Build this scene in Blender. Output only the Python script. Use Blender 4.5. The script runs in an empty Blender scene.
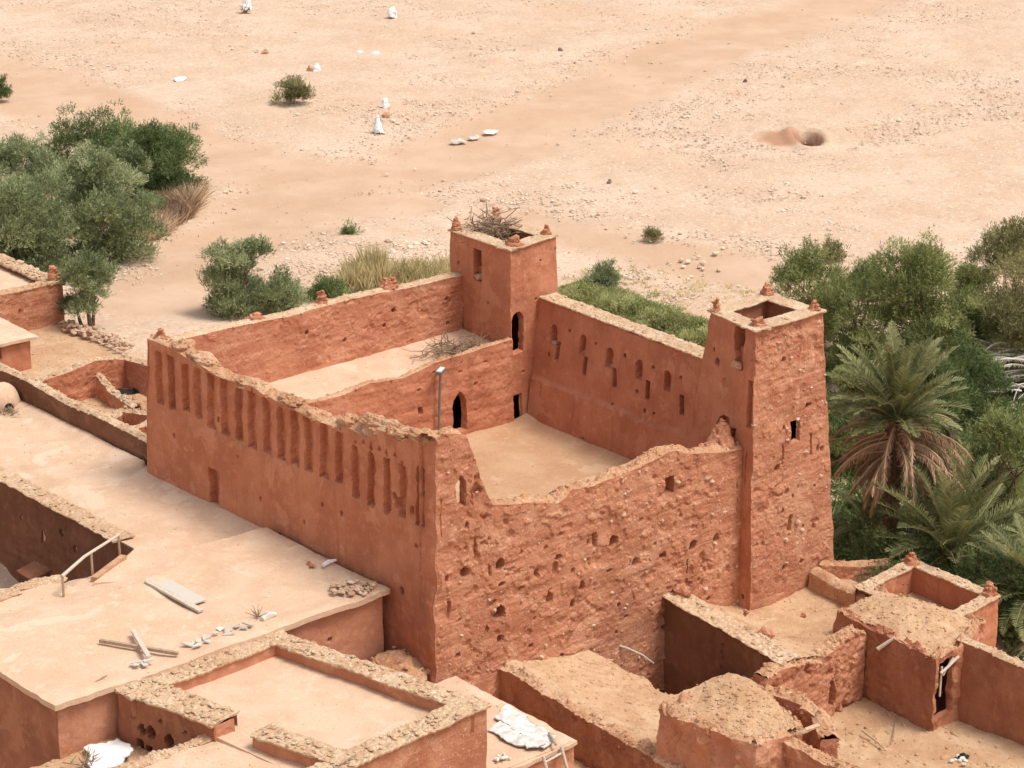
import bpy, math, random
import numpy as np

random.seed(7)
RNG = np.random.default_rng(11)
C = bpy.context.scene.collection
sc = bpy.context.scene

# ------------------------------------------------------------------ camera frame
FOC = 2309.0
PITCH, AZ = math.radians(19.0), math.radians(41.0)
FH = np.array([math.sin(AZ), math.cos(AZ), 0.0]); RT = np.array([math.cos(AZ), -math.sin(AZ), 0.0])
ZZ = np.array([0, 0, 1.0])
FW = FH * math.cos(PITCH) - ZZ * math.sin(PITCH); UP = FH * math.sin(PITCH) + ZZ * math.cos(PITCH)
CAM = np.array([-50.92, -62.97, 41.39])

def ray(x, y):
    return FW + RT * ((x - 512) / FOC) - UP * ((y - 384) / FOC)
def at(x, y, z):
    d = ray(x, y); return CAM + d * ((z - CAM[2]) / d[2])
def on_y(x, y, Y):
    d = ray(x, y); return CAM + d * ((Y - CAM[1]) / d[1])
def on_x(x, y, X):
    d = ray(x, y); return CAM + d * ((X - CAM[0]) / d[0])

# ------------------------------------------------------------------ noise
def _hash(ix, iy, iz, seed):
    h = (ix.astype(np.int64) * 374761393 + iy.astype(np.int64) * 668265263 + iz.astype(np.int64) * 2147483647 + seed * 974634763) & 0xFFFFFFFF
    h = ((h ^ (h >> 13)) * 1274126177) & 0xFFFFFFFF
    h = ((h ^ (h >> 16)) * 2246822519) & 0xFFFFFFFF
    h = h ^ (h >> 15)
    return (h & 0xFFFFFF) / float(0xFFFFFF)
def vnoise(p, scale, seed=0):
    q = np.asarray(p, float) / scale
    i = np.floor(q); f = q - i; f = f * f * (3 - 2 * f)
    ix, iy, iz = i[..., 0], i[..., 1], i[..., 2]
    fx, fy, fz = f[..., 0], f[..., 1], f[..., 2]
    r = 0
    for a in (0, 1):
        for b in (0, 1):
            for c in (0, 1):
                w = (fx if a else 1 - fx) * (fy if b else 1 - fy) * (fz if c else 1 - fz)
                r = r + w * _hash(ix + a, iy + b, iz + c, seed)
    return r * 2 - 1
def fbm(p, scale, seed=0, octv=4):
    r = 0; a = 1.0
    for k in range(octv):
        r = r + a * vnoise(p, scale / 2 ** k, seed + k * 17); a *= .5
    return r / 1.6
def sstep(a, b, x):
    t = np.clip((x - a) / (b - a), 0, 1); return t * t * (3 - 2 * t)

# ------------------------------------------------------------------ mesh building
class MB:
    def __init__(s): s.V = []; s.F = []; s.T = []; s.n = 0
    def add(s, V, F, tint=None):
        V = np.asarray(V, float).reshape(-1, 3); F = np.asarray(F, np.int64)
        s.V.append(V); s.F.append(F + s.n)
        s.T.append(np.full(len(V), .5) if tint is None else np.broadcast_to(tint, (len(V),)))
        s.n += len(V); return s
    def grid(s, P, tint=None, flip=False):
        nu, nv = P.shape[:2]
        return s.add(P.reshape(-1, 3), gridf(nu, nv, flip), tint)
    def box(s, c, size, rz=0, ry=0, rx=0, bev=.12):
        x, y, z = [d / 2 for d in size]
        V = np.array([[a * x, b * y, c_ * z] for c_ in (-1, 1) for b in (-1, 1) for a in (-1, 1)])
        F = [[0, 2, 3, 1], [4, 5, 7, 6], [0, 1, 5, 4], [2, 6, 7, 3], [0, 4, 6, 2], [1, 3, 7, 5]]
        return s.add(V @ rot(rx, ry, rz).T + np.asarray(c), F)
    def tube(s, pts, rad, n=8, tint=None, jit=0):
        pts = np.asarray(pts, float); m = len(pts); rad = np.broadcast_to(rad, (m,))
        t = np.gradient(pts, axis=0); t /= np.linalg.norm(t, axis=1)[:, None] + 1e-9
        ref = np.where(np.abs(t[:, 2:3]) > .9, [[1., 0, 0]], [[0, 0, 1.]])
        u = np.cross(t, ref); u /= np.linalg.norm(u, axis=1)[:, None] + 1e-9; v = np.cross(t, u)
        a = np.linspace(0, 2 * np.pi, n, endpoint=False)
        P = pts[:, None] + rad[:, None, None] * (np.cos(a)[None, :, None] * u[:, None] + np.sin(a)[None, :, None] * v[:, None])
        if jit: P = P + jit * rad[:, None, None] * RNG.normal(size=P.shape)
        i, j = np.meshgrid(np.arange(m - 1), np.arange(n), indexing='ij'); j2 = (j + 1) % n
        F = np.stack([i * n + j, i * n + j2, (i + 1) * n + j2, (i + 1) * n + j], -1).reshape(-1, 4)
        s.add(P.reshape(-1, 3), F, tint)
        e = np.vstack([P[0], pts[0][None]]); k = np.arange(n)
        s.add(e, np.stack([k, (k + 1) % n, np.full(n, n), np.full(n, n)], -1)[:, :3], tint)
        e = np.vstack([P[-1], pts[-1][None]])
        return s.add(e, np.stack([(k + 1) % n, k, np.full(n, n)], -1), tint)
    def stones(s, pts, size, flat=.7, tint=None):
        pts = np.asarray(pts, float); n = len(pts)
        if n == 0: return s
        d = RNG.normal(size=(n, 3)) * .0 + 1
        sc_ = np.broadcast_to(size, (n,))[:, None] * RNG.uniform(.6, 1.3, (n, 3)) * np.array([1, 1, flat])
        a = RNG.uniform(0, 6.28, n); ca, sa = np.cos(a), np.sin(a)
        V0 = ICO[None] * RNG.uniform(.75, 1.2, (n, 12, 1)) * sc_[:, None]
        V = np.stack([V0[..., 0] * ca[:, None] - V0[..., 1] * sa[:, None], V0[..., 0] * sa[:, None] + V0[..., 1] * ca[:, None], V0[..., 2]], -1) + pts[:, None]
        F = (ICOF[None] + (np.arange(n) * 12)[:, None, None]).reshape(-1, 3)
        t = np.repeat(RNG.uniform(0, 1, n) if tint is None else np.broadcast_to(tint, (n,)), 12)
        return s.add(V.reshape(-1, 3), F, t)
    def build(s, name, mat, parent=None, smooth=False, loc=None, mat2=None, n2=0):
        V = np.concatenate(s.V); nv = len(V)
        if loc is not None: V = V - np.asarray(loc)
        me = bpy.data.meshes.new(name)
        me.vertices.add(nv); me.vertices.foreach_set('co', V.astype(np.float32).ravel())
        idx = np.concatenate([f.ravel() for f in s.F]); tot = np.concatenate([np.full(len(f), f.shape[1]) for f in s.F])
        me.loops.add(len(idx)); me.loops.foreach_set('vertex_index', idx.astype(np.int32))
        me.polygons.add(len(tot)); st = np.concatenate([[0], np.cumsum(tot)[:-1]])
        me.polygons.foreach_set('loop_start', st.astype(np.int32))
        me.polygons.foreach_set('use_smooth', np.full(len(tot), smooth))
        at_ = me.attributes.new('tint', 'FLOAT', 'POINT'); at_.data.foreach_set('value', np.concatenate(s.T).astype(np.float32))
        me.update(calc_edges=True); me.validate()
        me.materials.append(mat)
        if mat2 is not None:
            me.materials.append(mat2); mi = np.zeros(len(me.polygons), np.int32); mi[-n2:] = 1; me.polygons.foreach_set('material_index', mi)
        o = bpy.data.objects.new(name, me); C.objects.link(o)
        if loc is not None: o.location = loc
        if parent is not None: put(o, parent)
        return o

def put(o, parent):
    o.parent = parent
    o.matrix_parent_inverse = parent_matrix(parent).inverted()
def parent_matrix(p):
    from mathutils import Matrix
    m = Matrix.LocRotScale(p.location, p.rotation_euler, p.scale)
    if p.parent: m = parent_matrix(p.parent) @ p.matrix_parent_inverse @ m
    return m
def gridf(nu, nv, flip=False):
    i, j = np.meshgrid(np.arange(nu - 1), np.arange(nv - 1), indexing='ij')
    F = np.stack([i * nv + j, (i + 1) * nv + j, (i + 1) * nv + j + 1, i * nv + j + 1], -1).reshape(-1, 4)
    return F[:, ::-1] if flip else F
def rot(rx, ry, rz):
    cx, sx, cy, sy, cz, sz = math.cos(rx), math.sin(rx), math.cos(ry), math.sin(ry), math.cos(rz), math.sin(rz)
    X = np.array([[1, 0, 0], [0, cx, -sx], [0, sx, cx]]); Y = np.array([[cy, 0, sy], [0, 1, 0], [-sy, 0, cy]]); Z = np.array([[cz, -sz, 0], [sz, cz, 0], [0, 0, 1]])
    return Z @ Y @ X
_p = (1 + 5 ** .5) / 2
ICO = np.array([[-1, _p, 0], [1, _p, 0], [-1, -_p, 0], [1, -_p, 0], [0, -1, _p], [0, 1, _p], [0, -1, -_p], [0, 1, -_p], [_p, 0, -1], [_p, 0, 1], [-_p, 0, -1], [-_p, 0, 1]]) / 1.9
ICOF = np.array([[0, 11, 5], [0, 5, 1], [0, 1, 7], [0, 7, 10], [0, 10, 11], [1, 5, 9], [5, 11, 4], [11, 10, 2], [10, 7, 6], [7, 1, 8], [3, 9, 4], [3, 4, 2], [3, 2, 6], [3, 6, 8], [3, 8, 9], [4, 9, 5], [2, 4, 11], [6, 2, 10], [8, 6, 7], [9, 8, 1]])

# ------------------------------------------------------------------ objects
def tag(o, label=None, cat=None, group=None, kind=None):
    if label: o['label'] = label
    if cat: o['category'] = cat
    if group: o['group'] = group
    if kind: o['kind'] = kind
    return o
def thing(name, label, cat, loc, group=None):
    o = bpy.data.objects.new(name, None); o.empty_display_size = .3; C.objects.link(o); o.location = [float(v) for v in loc]
    return tag(o, label, cat, group)

# ------------------------------------------------------------------ materials
def new_mat(name):
    m = bpy.data.materials.new(name); m.use_nodes = True
    nt = m.node_tree; b = nt.nodes['Principled BSDF']; b.inputs['Roughness'].default_value = .95
    b.inputs['Specular IOR Level'].default_value = .15
    return m, nt, b
def N(nt, t, **kw):
    n = nt.nodes.new(t)
    for k, v in kw.items():
        if k in n.inputs: n.inputs[k].default_value = v
        else: setattr(n, k, v)
    return n
def mixc(nt, fac, a, b, mode='MIX'):
    n = nt.nodes.new('ShaderNodeMix'); n.data_type = 'RGBA'; n.blend_type = mode
    for i, v in ((0, fac), (6, a), (7, b)):
        if isinstance(v, bpy.types.NodeSocket): nt.links.new(v, n.inputs[i])
        elif i == 0: n.inputs[0].default_value = v
        else: n.inputs[i].default_value = (*v, 1)
    return n.outputs[2]
def ramp(nt, src, a, b):
    n = N(nt, 'ShaderNodeMapRange'); n.interpolation_type = 'SMOOTHSTEP'
    nt.links.new(src, n.inputs[0]); n.inputs[1].default_value = a; n.inputs[2].default_value = b
    return n.outputs[0]
def mnoise(nt, pos, scale, detail=4, rough=.55, stretch=None, dist=0):
    if stretch:
        mp = N(nt, 'ShaderNodeMapping'); mp.inputs['Scale'].default_value = stretch; nt.links.new(pos, mp.inputs[0]); pos = mp.outputs[0]
    n = N(nt, 'ShaderNodeTexNoise'); n.inputs['Scale'].default_value = scale; n.inputs['Detail'].default_value = detail
    n.inputs['Roughness'].default_value = rough; n.inputs['Distortion'].default_value = dist
    nt.links.new(pos, n.inputs['Vector']); return n.outputs[0]
def mvor(nt, pos, scale, feature='F1', out=0):
    n = N(nt, 'ShaderNodeTexVoronoi'); n.feature = feature; n.inputs['Scale'].default_value = scale
    nt.links.new(pos, n.inputs['Vector']); return n.outputs[out]

def mud(name, base, dark, light, fleck, fl=(.62, .72), bump=.35, streak=0., course=0., gr=14, stain=.0, stainc=(.2, .09, .05), patchy=.7):
    """Earth plaster: broad tone drift, straw and pebble flecks, drip streaks, coursing, fine grain relief."""
    m, nt, b = new_mat(name)
    pos = N(nt, 'ShaderNodeNewGeometry').outputs['Position']
    c = mixc(nt, ramp(nt, mnoise(nt, pos, .55, 5, .6), .36, .66), dark, base)
    c = mixc(nt, ramp(nt, mnoise(nt, pos, 1.7, 5, .65), .5, .75), c, light)
    if streak:
        s = ramp(nt, mnoise(nt, pos, 1, 5, .6, (3.2, 3.2, .22)), .52, .74)
        f = N(nt, 'ShaderNodeMath', operation='MULTIPLY'); nt.links.new(s, f.inputs[0]); f.inputs[1].default_value = streak
        c = mixc(nt, f.outputs[0], c, tuple(v * .82 for v in dark))
    if course:
        s = ramp(nt, mnoise(nt, pos, 1, 4, .6, (.35, .35, 3.4), .4), .5, .7)
        f = N(nt, 'ShaderNodeMath', operation='MULTIPLY'); nt.links.new(s, f.inputs[0]); f.inputs[1].default_value = course
        c = mixc(nt, f.outputs[0], c, light)
    if stain:
        s = ramp(nt, mnoise(nt, pos, .35, 6, .65), .55, .72)
        f = N(nt, 'ShaderNodeMath', operation='MULTIPLY'); nt.links.new(s, f.inputs[0]); f.inputs[1].default_value = stain
        c = mixc(nt, f.outputs[0], c, stainc)
    pt = ramp(nt, mnoise(nt, pos, .42, 6, .62, None, .6), .575, .615)
    f = N(nt, 'ShaderNodeMath', operation='MULTIPLY'); nt.links.new(pt, f.inputs[0]); f.inputs[1].default_value = patchy
    c = mixc(nt, f.outputs[0], c, light)
    gsc = mixc(nt, ramp(nt, mnoise(nt, pos, 26, 3, .7), .3, .7), (.86, .86, .86), (1.1, 1.1, 1.1))
    c = mixc(nt, 1.0, c, gsc, 'MULTIPLY')
    c = mixc(nt, ramp(nt, mnoise(nt, pos, gr, 3, .6), *fl), c, fleck)
    c = mixc(nt, ramp(nt, mnoise(nt, pos, gr * 1.4, 2, .6, (1, 1, 1.7)), .64, .78), c, tuple(v * .55 for v in dark))
    nt.links.new(c, b.inputs['Base Color'])
    h1 = mnoise(nt, pos, 6, 6, .7); h2 = mnoise(nt, pos, 22, 4, .7)
    ad = N(nt, 'ShaderNodeMath', operation='MULTIPLY_ADD'); nt.links.new(h2, ad.inputs[0]); ad.inputs[1].default_value = .5; nt.links.new(h1, ad.inputs[2])
    bp = N(nt, 'ShaderNodeBump'); bp.inputs['Strength'].default_value = bump; bp.inputs['Distance'].default_value = .12
    nt.links.new(ad.outputs[0], bp.inputs['Height']); nt.links.new(bp.outputs[0], b.inputs['Normal'])
    return m

def plain(name, col, rough=.8, var=.25, scale=6, metallic=0):
    m, nt, b = new_mat(name)
    pos = N(nt, 'ShaderNodeNewGeometry').outputs['Position']
    c = mixc(nt, ramp(nt, mnoise(nt, pos, scale, 4), .3, .7), tuple(v * (1 - var) for v in col), col)
    nt.links.new(c, b.inputs['Base Color']); b.inputs['Roughness'].default_value = rough; b.inputs['Metallic'].default_value = metallic
    return m
def tinted(name, a, bcol, rough=.85, transl=0., mid=None):
    m, nt, b = new_mat(name)
    t = N(nt, 'ShaderNodeAttribute'); t.attribute_name = 'tint'
    f = t.outputs['Fac']
    if mid:
        c = mixc(nt, ramp(nt, f, 0, .5), a, mid); c = mixc(nt, ramp(nt, f, .5, 1), c, bcol)
    else: c = mixc(nt, f, a, bcol)
    nt.links.new(c, b.inputs['Base Color']); b.inputs['Roughness'].default_value = rough
    if transl:
        tr = N(nt, 'ShaderNodeBsdfTranslucent'); nt.links.new(c, tr.inputs[0])
        mx = N(nt, 'ShaderNodeMixShader'); mx.inputs[0].default_value = transl
        nt.links.new(b.outputs[0], mx.inputs[1]); nt.links.new(tr.outputs[0], mx.inputs[2])
        nt.links.new(mx.outputs[0], nt.nodes['Material Output'].inputs[0])
    return m

M = {}
M['plaster'] = mud('red_mud_plaster', (.54, .224, .126), (.44, .166, .09), (.58, .265, .158), (.64, .42, .28), (.70, .80), .25, streak=.55)
M['rammed'] = mud('rammed_earth', (.56, .25, .143), (.445, .176, .098), (.615, .318, .195), (.69, .48, .335), (.60, .72), .75, course=.6, gr=8)
M['coursed'] = mud('coursed_earth', (.55, .238, .137), (.445, .17, .095), (.60, .30, .185), (.67, .46, .315), (.62, .74), .5, course=.8, gr=11)
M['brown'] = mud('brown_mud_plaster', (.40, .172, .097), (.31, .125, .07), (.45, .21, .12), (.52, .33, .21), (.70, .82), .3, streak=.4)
M['umber'] = mud('dark_mud', (.235, .108, .065), (.175, .08, .046), (.28, .135, .083), (.36, .22, .14), (.72, .84), .3, streak=.4)  # darkest of the mud tones, for courtyard, pit and boundary walls
M['orange'] = mud('orange_mud_plaster', (.55, .26, .158), (.47, .205, .118), (.60, .31, .195), (.63, .43, .30), (.68, .8), .25, streak=.3)
M['roof'] = mud('pale_roof_earth', (.65, .455, .318), (.59, .395, .265), (.685, .505, .365), (.72, .565, .43), (.66, .8), .25, gr=10, stain=.55, stainc=(.47, .295, .18), patchy=.9)
M['dirt'] = mud('dusty_dirt', (.56, .36, .215), (.48, .285, .16), (.60, .41, .26), (.66, .5, .36), (.60, .75), .5, gr=9)
M['court'] = mud('courtyard_earth', (.53, .335, .20), (.47, .27, .155), (.57, .38, .24), (.62, .45, .31), (.68, .8), .2, gr=9)
M['coping'] = mud('straw_stone_coping', (.62, .43, .275), (.53, .335, .20), (.67, .50, .345), (.72, .58, .43), (.54, .68), .7, gr=8)
M['cap'] = mud('dry_mud_cap', (.56, .33, .19), (.47, .235, .125), (.60, .39, .25), (.66, .48, .34), (.56, .7), .6, gr=9)
M['stone'] = tinted('pale_stone', (.42, .25, .16), (.66, .50, .36), .9)
M['rstone'] = tinted('river_stone', (.44, .30, .21), (.70, .58, .45), .9)
M['wood'] = plain('weathered_wood', (.46, .34, .23), .85, .35, 12)
M['greywood'] = plain('bleached_wood', (.62, .53, .43), .85, .25, 14)
M['twig'] = tinted('dry_twigs', (.16, .09, .055), (.42, .31, .21), .9)
M['white'] = plain('white_plastic', (.80, .80, .80), .5, .08, 5)
M['slab'] = tinted('broken_plaster', (.42, .355, .285), (.66, .62, .55), .85)
M['paper'] = plain('dirty_white_sheet', (.74, .71, .66), .8, .35, 3)
M['steel'] = plain('grey_steel', (.26, .25, .24), .5, .1, 3, .5)
M['lampglass'] = plain('lamp_cover', (.6, .6, .62), .3, .05)
M['black'] = plain('black_plastic', (.03, .03, .03), .6, .2)
M['bark'] = plain('bark', (.24, .17, .12), .95, .4, 9)
M['paltrunk'] = tinted('palm_trunk', (.10, .06, .038), (.30, .20, .13), .95)
M['leaf_grey'] = tinted('grey_green_leaves', (.10, .125, .055), (.48, .52, .29), .8, .3, mid=(.26, .30, .145))
M['leaf_dark'] = tinted('dark_green_leaves', (.06, .09, .035), (.30, .36, .14), .8, .3, mid=(.16, .215, .08))
M['leaf_mid'] = tinted('feathery_green_leaves', (.10, .12, .045), (.46, .48, .20), .8, .35, mid=(.27, .30, .11))
M['leaf_yel'] = tinted('olive_green_leaves', (.13, .125, .055), (.45, .41, .20), .8, .3, mid=(.27, .26, .115))
M['crop'] = tinted('green_crop', (.20, .21, .065), (.66, .64, .34), .8, .3, mid=(.42, .43, .18))
M['straw'] = tinted('dry_straw_grass', (.48, .39, .18), (.82, .70, .42), .9, .3)
M['frond'] = tinted('palm_fronds', (.08, .09, .036), (.50, .48, .25), .6, .3, mid=(.25, .26, .11))
M['deadfrond'] = tinted('dry_palm_fronds', (.28, .165, .09), (.62, .44, .29), .9, .2)
M['drybrush'] = tinted('dry_brush', (.36, .23, .14), (.70, .53, .36), .9, .15)

# ------------------------------------------------------------------ wall patches
def feat(kind, c, w, h, d, shape='rect', name=None, mat=None, through=False, rag=.03, label=None):
    return dict(kind=kind, c=np.asarray(c, float), w=w, h=h, d=d, shape=shape, name=name, mat=mat, through=through, rag=rag, label=label)
def sdf(shape, x, z, w, h):
    ax = np.abs(x); a, b = w / 2, h / 2
    if shape == 'round':
        return (np.sqrt((x / a) ** 2 + (z / b) ** 2) - 1) * min(a, b)
    if shape == 'arch':        # round head
        zc = b - a
        return np.where(z > zc, np.sqrt(x * x + np.maximum(z - zc, 0) ** 2) - a, np.maximum(ax - a, -b - z))
    if shape == 'point':       # pointed head
        t = np.clip((z - (b - 1.6 * a)) / (1.6 * a), 0, 1)
        return np.maximum(ax - a * (1 - t ** 1.5), np.maximum(-b - z, z - b))
    if shape == 'tri':
        t = np.clip((z + b) / (2 * b), 0, 1)
        return np.maximum(ax - a * (1 - t), np.maximum(-b - z, z - b))
    return np.maximum(ax - a, np.abs(z) - b)

def patch(name, bl, br, tr, tl, n, mat, parent, feats=(), res=.06, amp=.03, fine=.018, pits=0., prof=None, ledge=None, seed=1, smooth=False, bulge=None, fparent=None, studs=None):
    """A wall face as a fine relief: bl..tl are its corners, n its outward direction; feats are cut into it and split off as parts.
    prof: [(fraction along, z)] of an eroded top. Returns (object, its top row of points)."""
    bl, br, tr, tl, n = [np.asarray(v, float) for v in (bl, br, tr, tl, n)]
    n = n / np.linalg.norm(n)
    L = np.linalg.norm(br - bl); nu = max(3, int(L / res) + 1)
    u = np.linspace(0, 1, nu)
    B = bl + (br - bl) * u[:, None]; T = tl + (tr - tl) * u[:, None]
    if prof is not None:
        pz = np.interp(u, [p[0] for p in prof], [p[1] for p in prof])
        k = (pz - B[:, 2]) / (T[:, 2] - B[:, 2]); T = B + (T - B) * k[:, None]
    H = np.max(T[:, 2] - B[:, 2]); nv = max(3, int(H / res) + 1)
    t = np.linspace(0, 1, nv)
    P = B[:, None] + (T - B)[:, None] * t[None, :, None]
    uh = (br - bl) / L
    D = np.zeros((nu, nv))
    amp = amp(P) if callable(amp) else amp; fine = fine(P) if callable(fine) else fine
    wear = sstep(-.35, .45, fbm(P, 2.6, seed + 77, 4))
    fine = fine * (.45 + .9 * wear)
    if pits:
        D += .035 * fbm(P * [.3, .3, 2.4], .8, seed + 60, 4)
        r = fbm(P, .5, seed + 50, 4); D += pits * (.3 + 1.1 * wear) * sstep(.22, .6, r) - pits * .6 * sstep(.25, .5, -r)
    if ledge is not None:
        zl, dl = ledge; zz = P[..., 2] + .25 * fbm(P, 2., seed + 9)
        D -= dl * sstep(zl + .15, zl - .1, zz)
    D *= sstep(0, .22, np.minimum(u, 1 - u) * L)[:, None]
    if bulge is not None: D = D - bulge(P)
    region = np.full((nu, nv), -1); drop = np.zeros((nu, nv), bool)
    for i, f in enumerate(feats):
        x = (P - f['c']) @ uh; z = P[..., 2] - f['c'][2]
        near = (np.abs(x) < f['w'] + .6) & (np.abs(z) < f['h'] + .6)
        if not near.any(): continue
        Pn = P[near]
        s = sdf(f['shape'], x[near], z[near], f['w'], f['h']) + f['rag'] * fbm(Pn, .25, seed + 30, 3)
        g = sstep(.0, -.05 if f['d'] < .5 else -.02, s)
        Dn = D[near]; D[near] = np.where(g > 0, np.maximum(Dn * (1 - .7 * g), Dn * (1 - g) + f['d'] * g), Dn)
        if f['kind'] == 'part':
            idx = np.argwhere(near)[s < -.005]; region[idx[:, 0], idx[:, 1]] = i
        if f['through']:
            idx = np.argwhere(near)[s < (-.055 if f['d'] < .5 else -.025)]; drop[idx[:, 0], idx[:, 1]] = True
    vec = np.stack([fbm(P, .9, seed, 3), fbm(P, .9, seed + 101, 3), .6 * fbm(P, .9, seed + 202, 3)], -1) * np.asarray(amp)[..., None]
    vec += np.stack([fbm(P, .17, seed + 5, 3), fbm(P, .17, seed + 105, 3), .6 * fbm(P, .17, seed + 205, 3)], -1) * np.asarray(fine)[..., None]
    P = P + vec - n * D[..., None]
    F = gridf(nu, nv)
    c0 = np.cross(P[1, 0] - P[0, 0], P[0, 1] - P[0, 0])
    if c0 @ n < 0: F = F[:, ::-1]
    Vf = P.reshape(-1, 3); rf = region.reshape(-1)[F]; df = drop.reshape(-1)[F].all(1)
    fr = np.where((rf >= 0).sum(1) >= 2, rf.max(1), -1)
    fr = np.where(df, -2, fr)
    o = sub(Vf, F[fr == -1], name, mat, parent, smooth, studs)
    for i, f in enumerate(feats):
        if f['kind'] == 'part' and (fr == i).any():
            q = sub(Vf, F[fr == i], f['name'], f['mat'] or mat, fparent or o, smooth)
            if f['label']: q['label'] = f['label']
    return o, P[:, -1].copy()
def sub(V, F, name, mat, parent, smooth, studs=None):
    ids, inv = np.unique(F, return_inverse=True)
    mb = MB().add(V[ids], inv.reshape(F.shape))
    if studs is None: return mb.build(name, mat, parent, smooth)
    cand = RNG.integers(0, len(ids), studs[0] * 4); k = cand[np.argsort(-fbm(V[ids][cand], 1.4, 5, 3) + RNG.normal(0, .12, len(cand)))[:studs[0]]]; mb.stones(V[ids][k], RNG.uniform(*studs[1], len(k)) * RNG.choice([1, 1, 1.6], len(k)), .8, RNG.uniform(0, .75, len(k)))
    return mb.build(name, mat, parent, smooth, None, M['stone'], 20 * len(k))

def mud_top(name, A, B, mat, parent, hump=.08, rough=.07, seed=3, nw=9, stones=0):
    """The rounded, crumbling top between a wall's two faces (A and B: their top rows)."""
    m = min(len(A), len(B)); ii = np.linspace(0, 1, m)
    A = np.stack([np.interp(ii, np.linspace(0, 1, len(A)), A[:, k]) for k in range(3)], -1)
    B = np.stack([np.interp(ii, np.linspace(0, 1, len(B)), B[:, k]) for k in range(3)], -1)
    t = np.linspace(0, 1, nw)
    P = A[:, None] * (1 - t)[None, :, None] + B[:, None] * t[None, :, None]
    e = np.sin(np.pi * t)[None, :]
    P[..., 2] += e * (hump + rough * fbm(P, .5, seed, 4) + .5 * rough * fbm(P, .15, seed + 3, 2))
    P = P - .0 * P
    mb = MB()
    F = gridf(m, nw)
    c0 = np.cross(P[1, 0] - P[0, 0], P[0, 1] - P[0, 0])
    mb.add(P.reshape(-1, 3), F[:, ::-1] if c0[2] < 0 else F)
    if stones:
        k = RNG.integers(0, m * nw, int(stones * np.linalg.norm(A[-1] - A[0])))
        mb.stones(P.reshape(-1, 3)[k], RNG.uniform(.03, .10, len(k)))
    return mb.build(name, mat, parent, False)

def coping(name, a, b, n_in, w, mat, parent, over=.1, th=.09, bump=.05, res=.06, seed=5, stones=10, rag=.05, ext=(0, 0), sz=(.03, .09)):
    """Flat coping of straw, reed and stones along a -> b (3D points of the outer edge), w wide towards n_in, overhanging both sides."""
    a, b = np.asarray(a, float), np.asarray(b, float); n = np.array([n_in[0], n_in[1], 0.])
    d = (b - a) / np.linalg.norm(b - a); a = a - d * ext[0]; b = b + d * ext[1]
    L = np.linalg.norm(b - a); m = max(3, int(L / res)); u = np.linspace(0, 1, m)
    nw = max(4, int(w / .07))
    prof = [(over * .1, -th), (-over, -th), (-over - .01, -th * .3), (-over + .03, 0)] + [(x, 0) for x in np.linspace(.02, w - .02, nw)] + [(w + over - .03, 0), (w + over + .01, -th * .3), (w + over, -th), (w - over * .1, -th)]
    prof = np.array(prof)
    line = a + (b - a) * u[:, None]
    P = line[:, None] + n * prof[None, :, 0:1] + ZZ * prof[None, :, 1:2]
    edge = (np.abs(prof[:, 0] - w / 2) > w / 2)[None, :]
    top = (prof[:, 1] > -.01)[None, :]
    r = fbm(P, .35, seed, 3)
    sgn = np.sign(prof[:, 0] - w / 2)[None, :]
    ln = line[:, None] + 0 * P
    P = P + n * (edge * sgn * rag * (1.2 * fbm(ln, .5, seed + 4, 3) + .8 * fbm(ln, .14, seed + 6, 2)))[..., None]
    P[..., 2] += top * bump * (r + .8 * fbm(P, .12, seed + 2, 2)) + .05 * fbm(ln, 1.5, seed + 8, 2)
    P[..., 2] += (~top) * .03 * fbm(P, .2, seed + 9, 2)
    mb = MB(); F = gridf(m, len(prof))
    k = len(prof) // 2
    c0 = np.cross(P[1, k] - P[0, k], P[0, k + 1] - P[0, k])
    mb.add(P.reshape(-1, 3), F[:, ::-1] if c0[2] < 0 else F)
    for e in (0, -1):                      # close the ends
        cv = P[e]; mb.add(np.vstack([cv, cv.mean(0)[None]]), [[i, i + 1, len(cv)] for i in range(len(cv) - 1)])
    if stones:
        k = int(stones * L * w); uu = RNG.uniform(0, 1, k); ww = RNG.uniform(-over * .6, w + over * .6, k)
        p = a + (b - a) * uu[:, None] + n * ww[:, None] + ZZ * RNG.uniform(-.01, .05, k)[:, None]
        mb.stones(p, RNG.uniform(*sz, k) * RNG.choice([.6, .8, 1, 1.5], k), .4)
    return mb.build(name, mat, parent, False)

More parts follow.
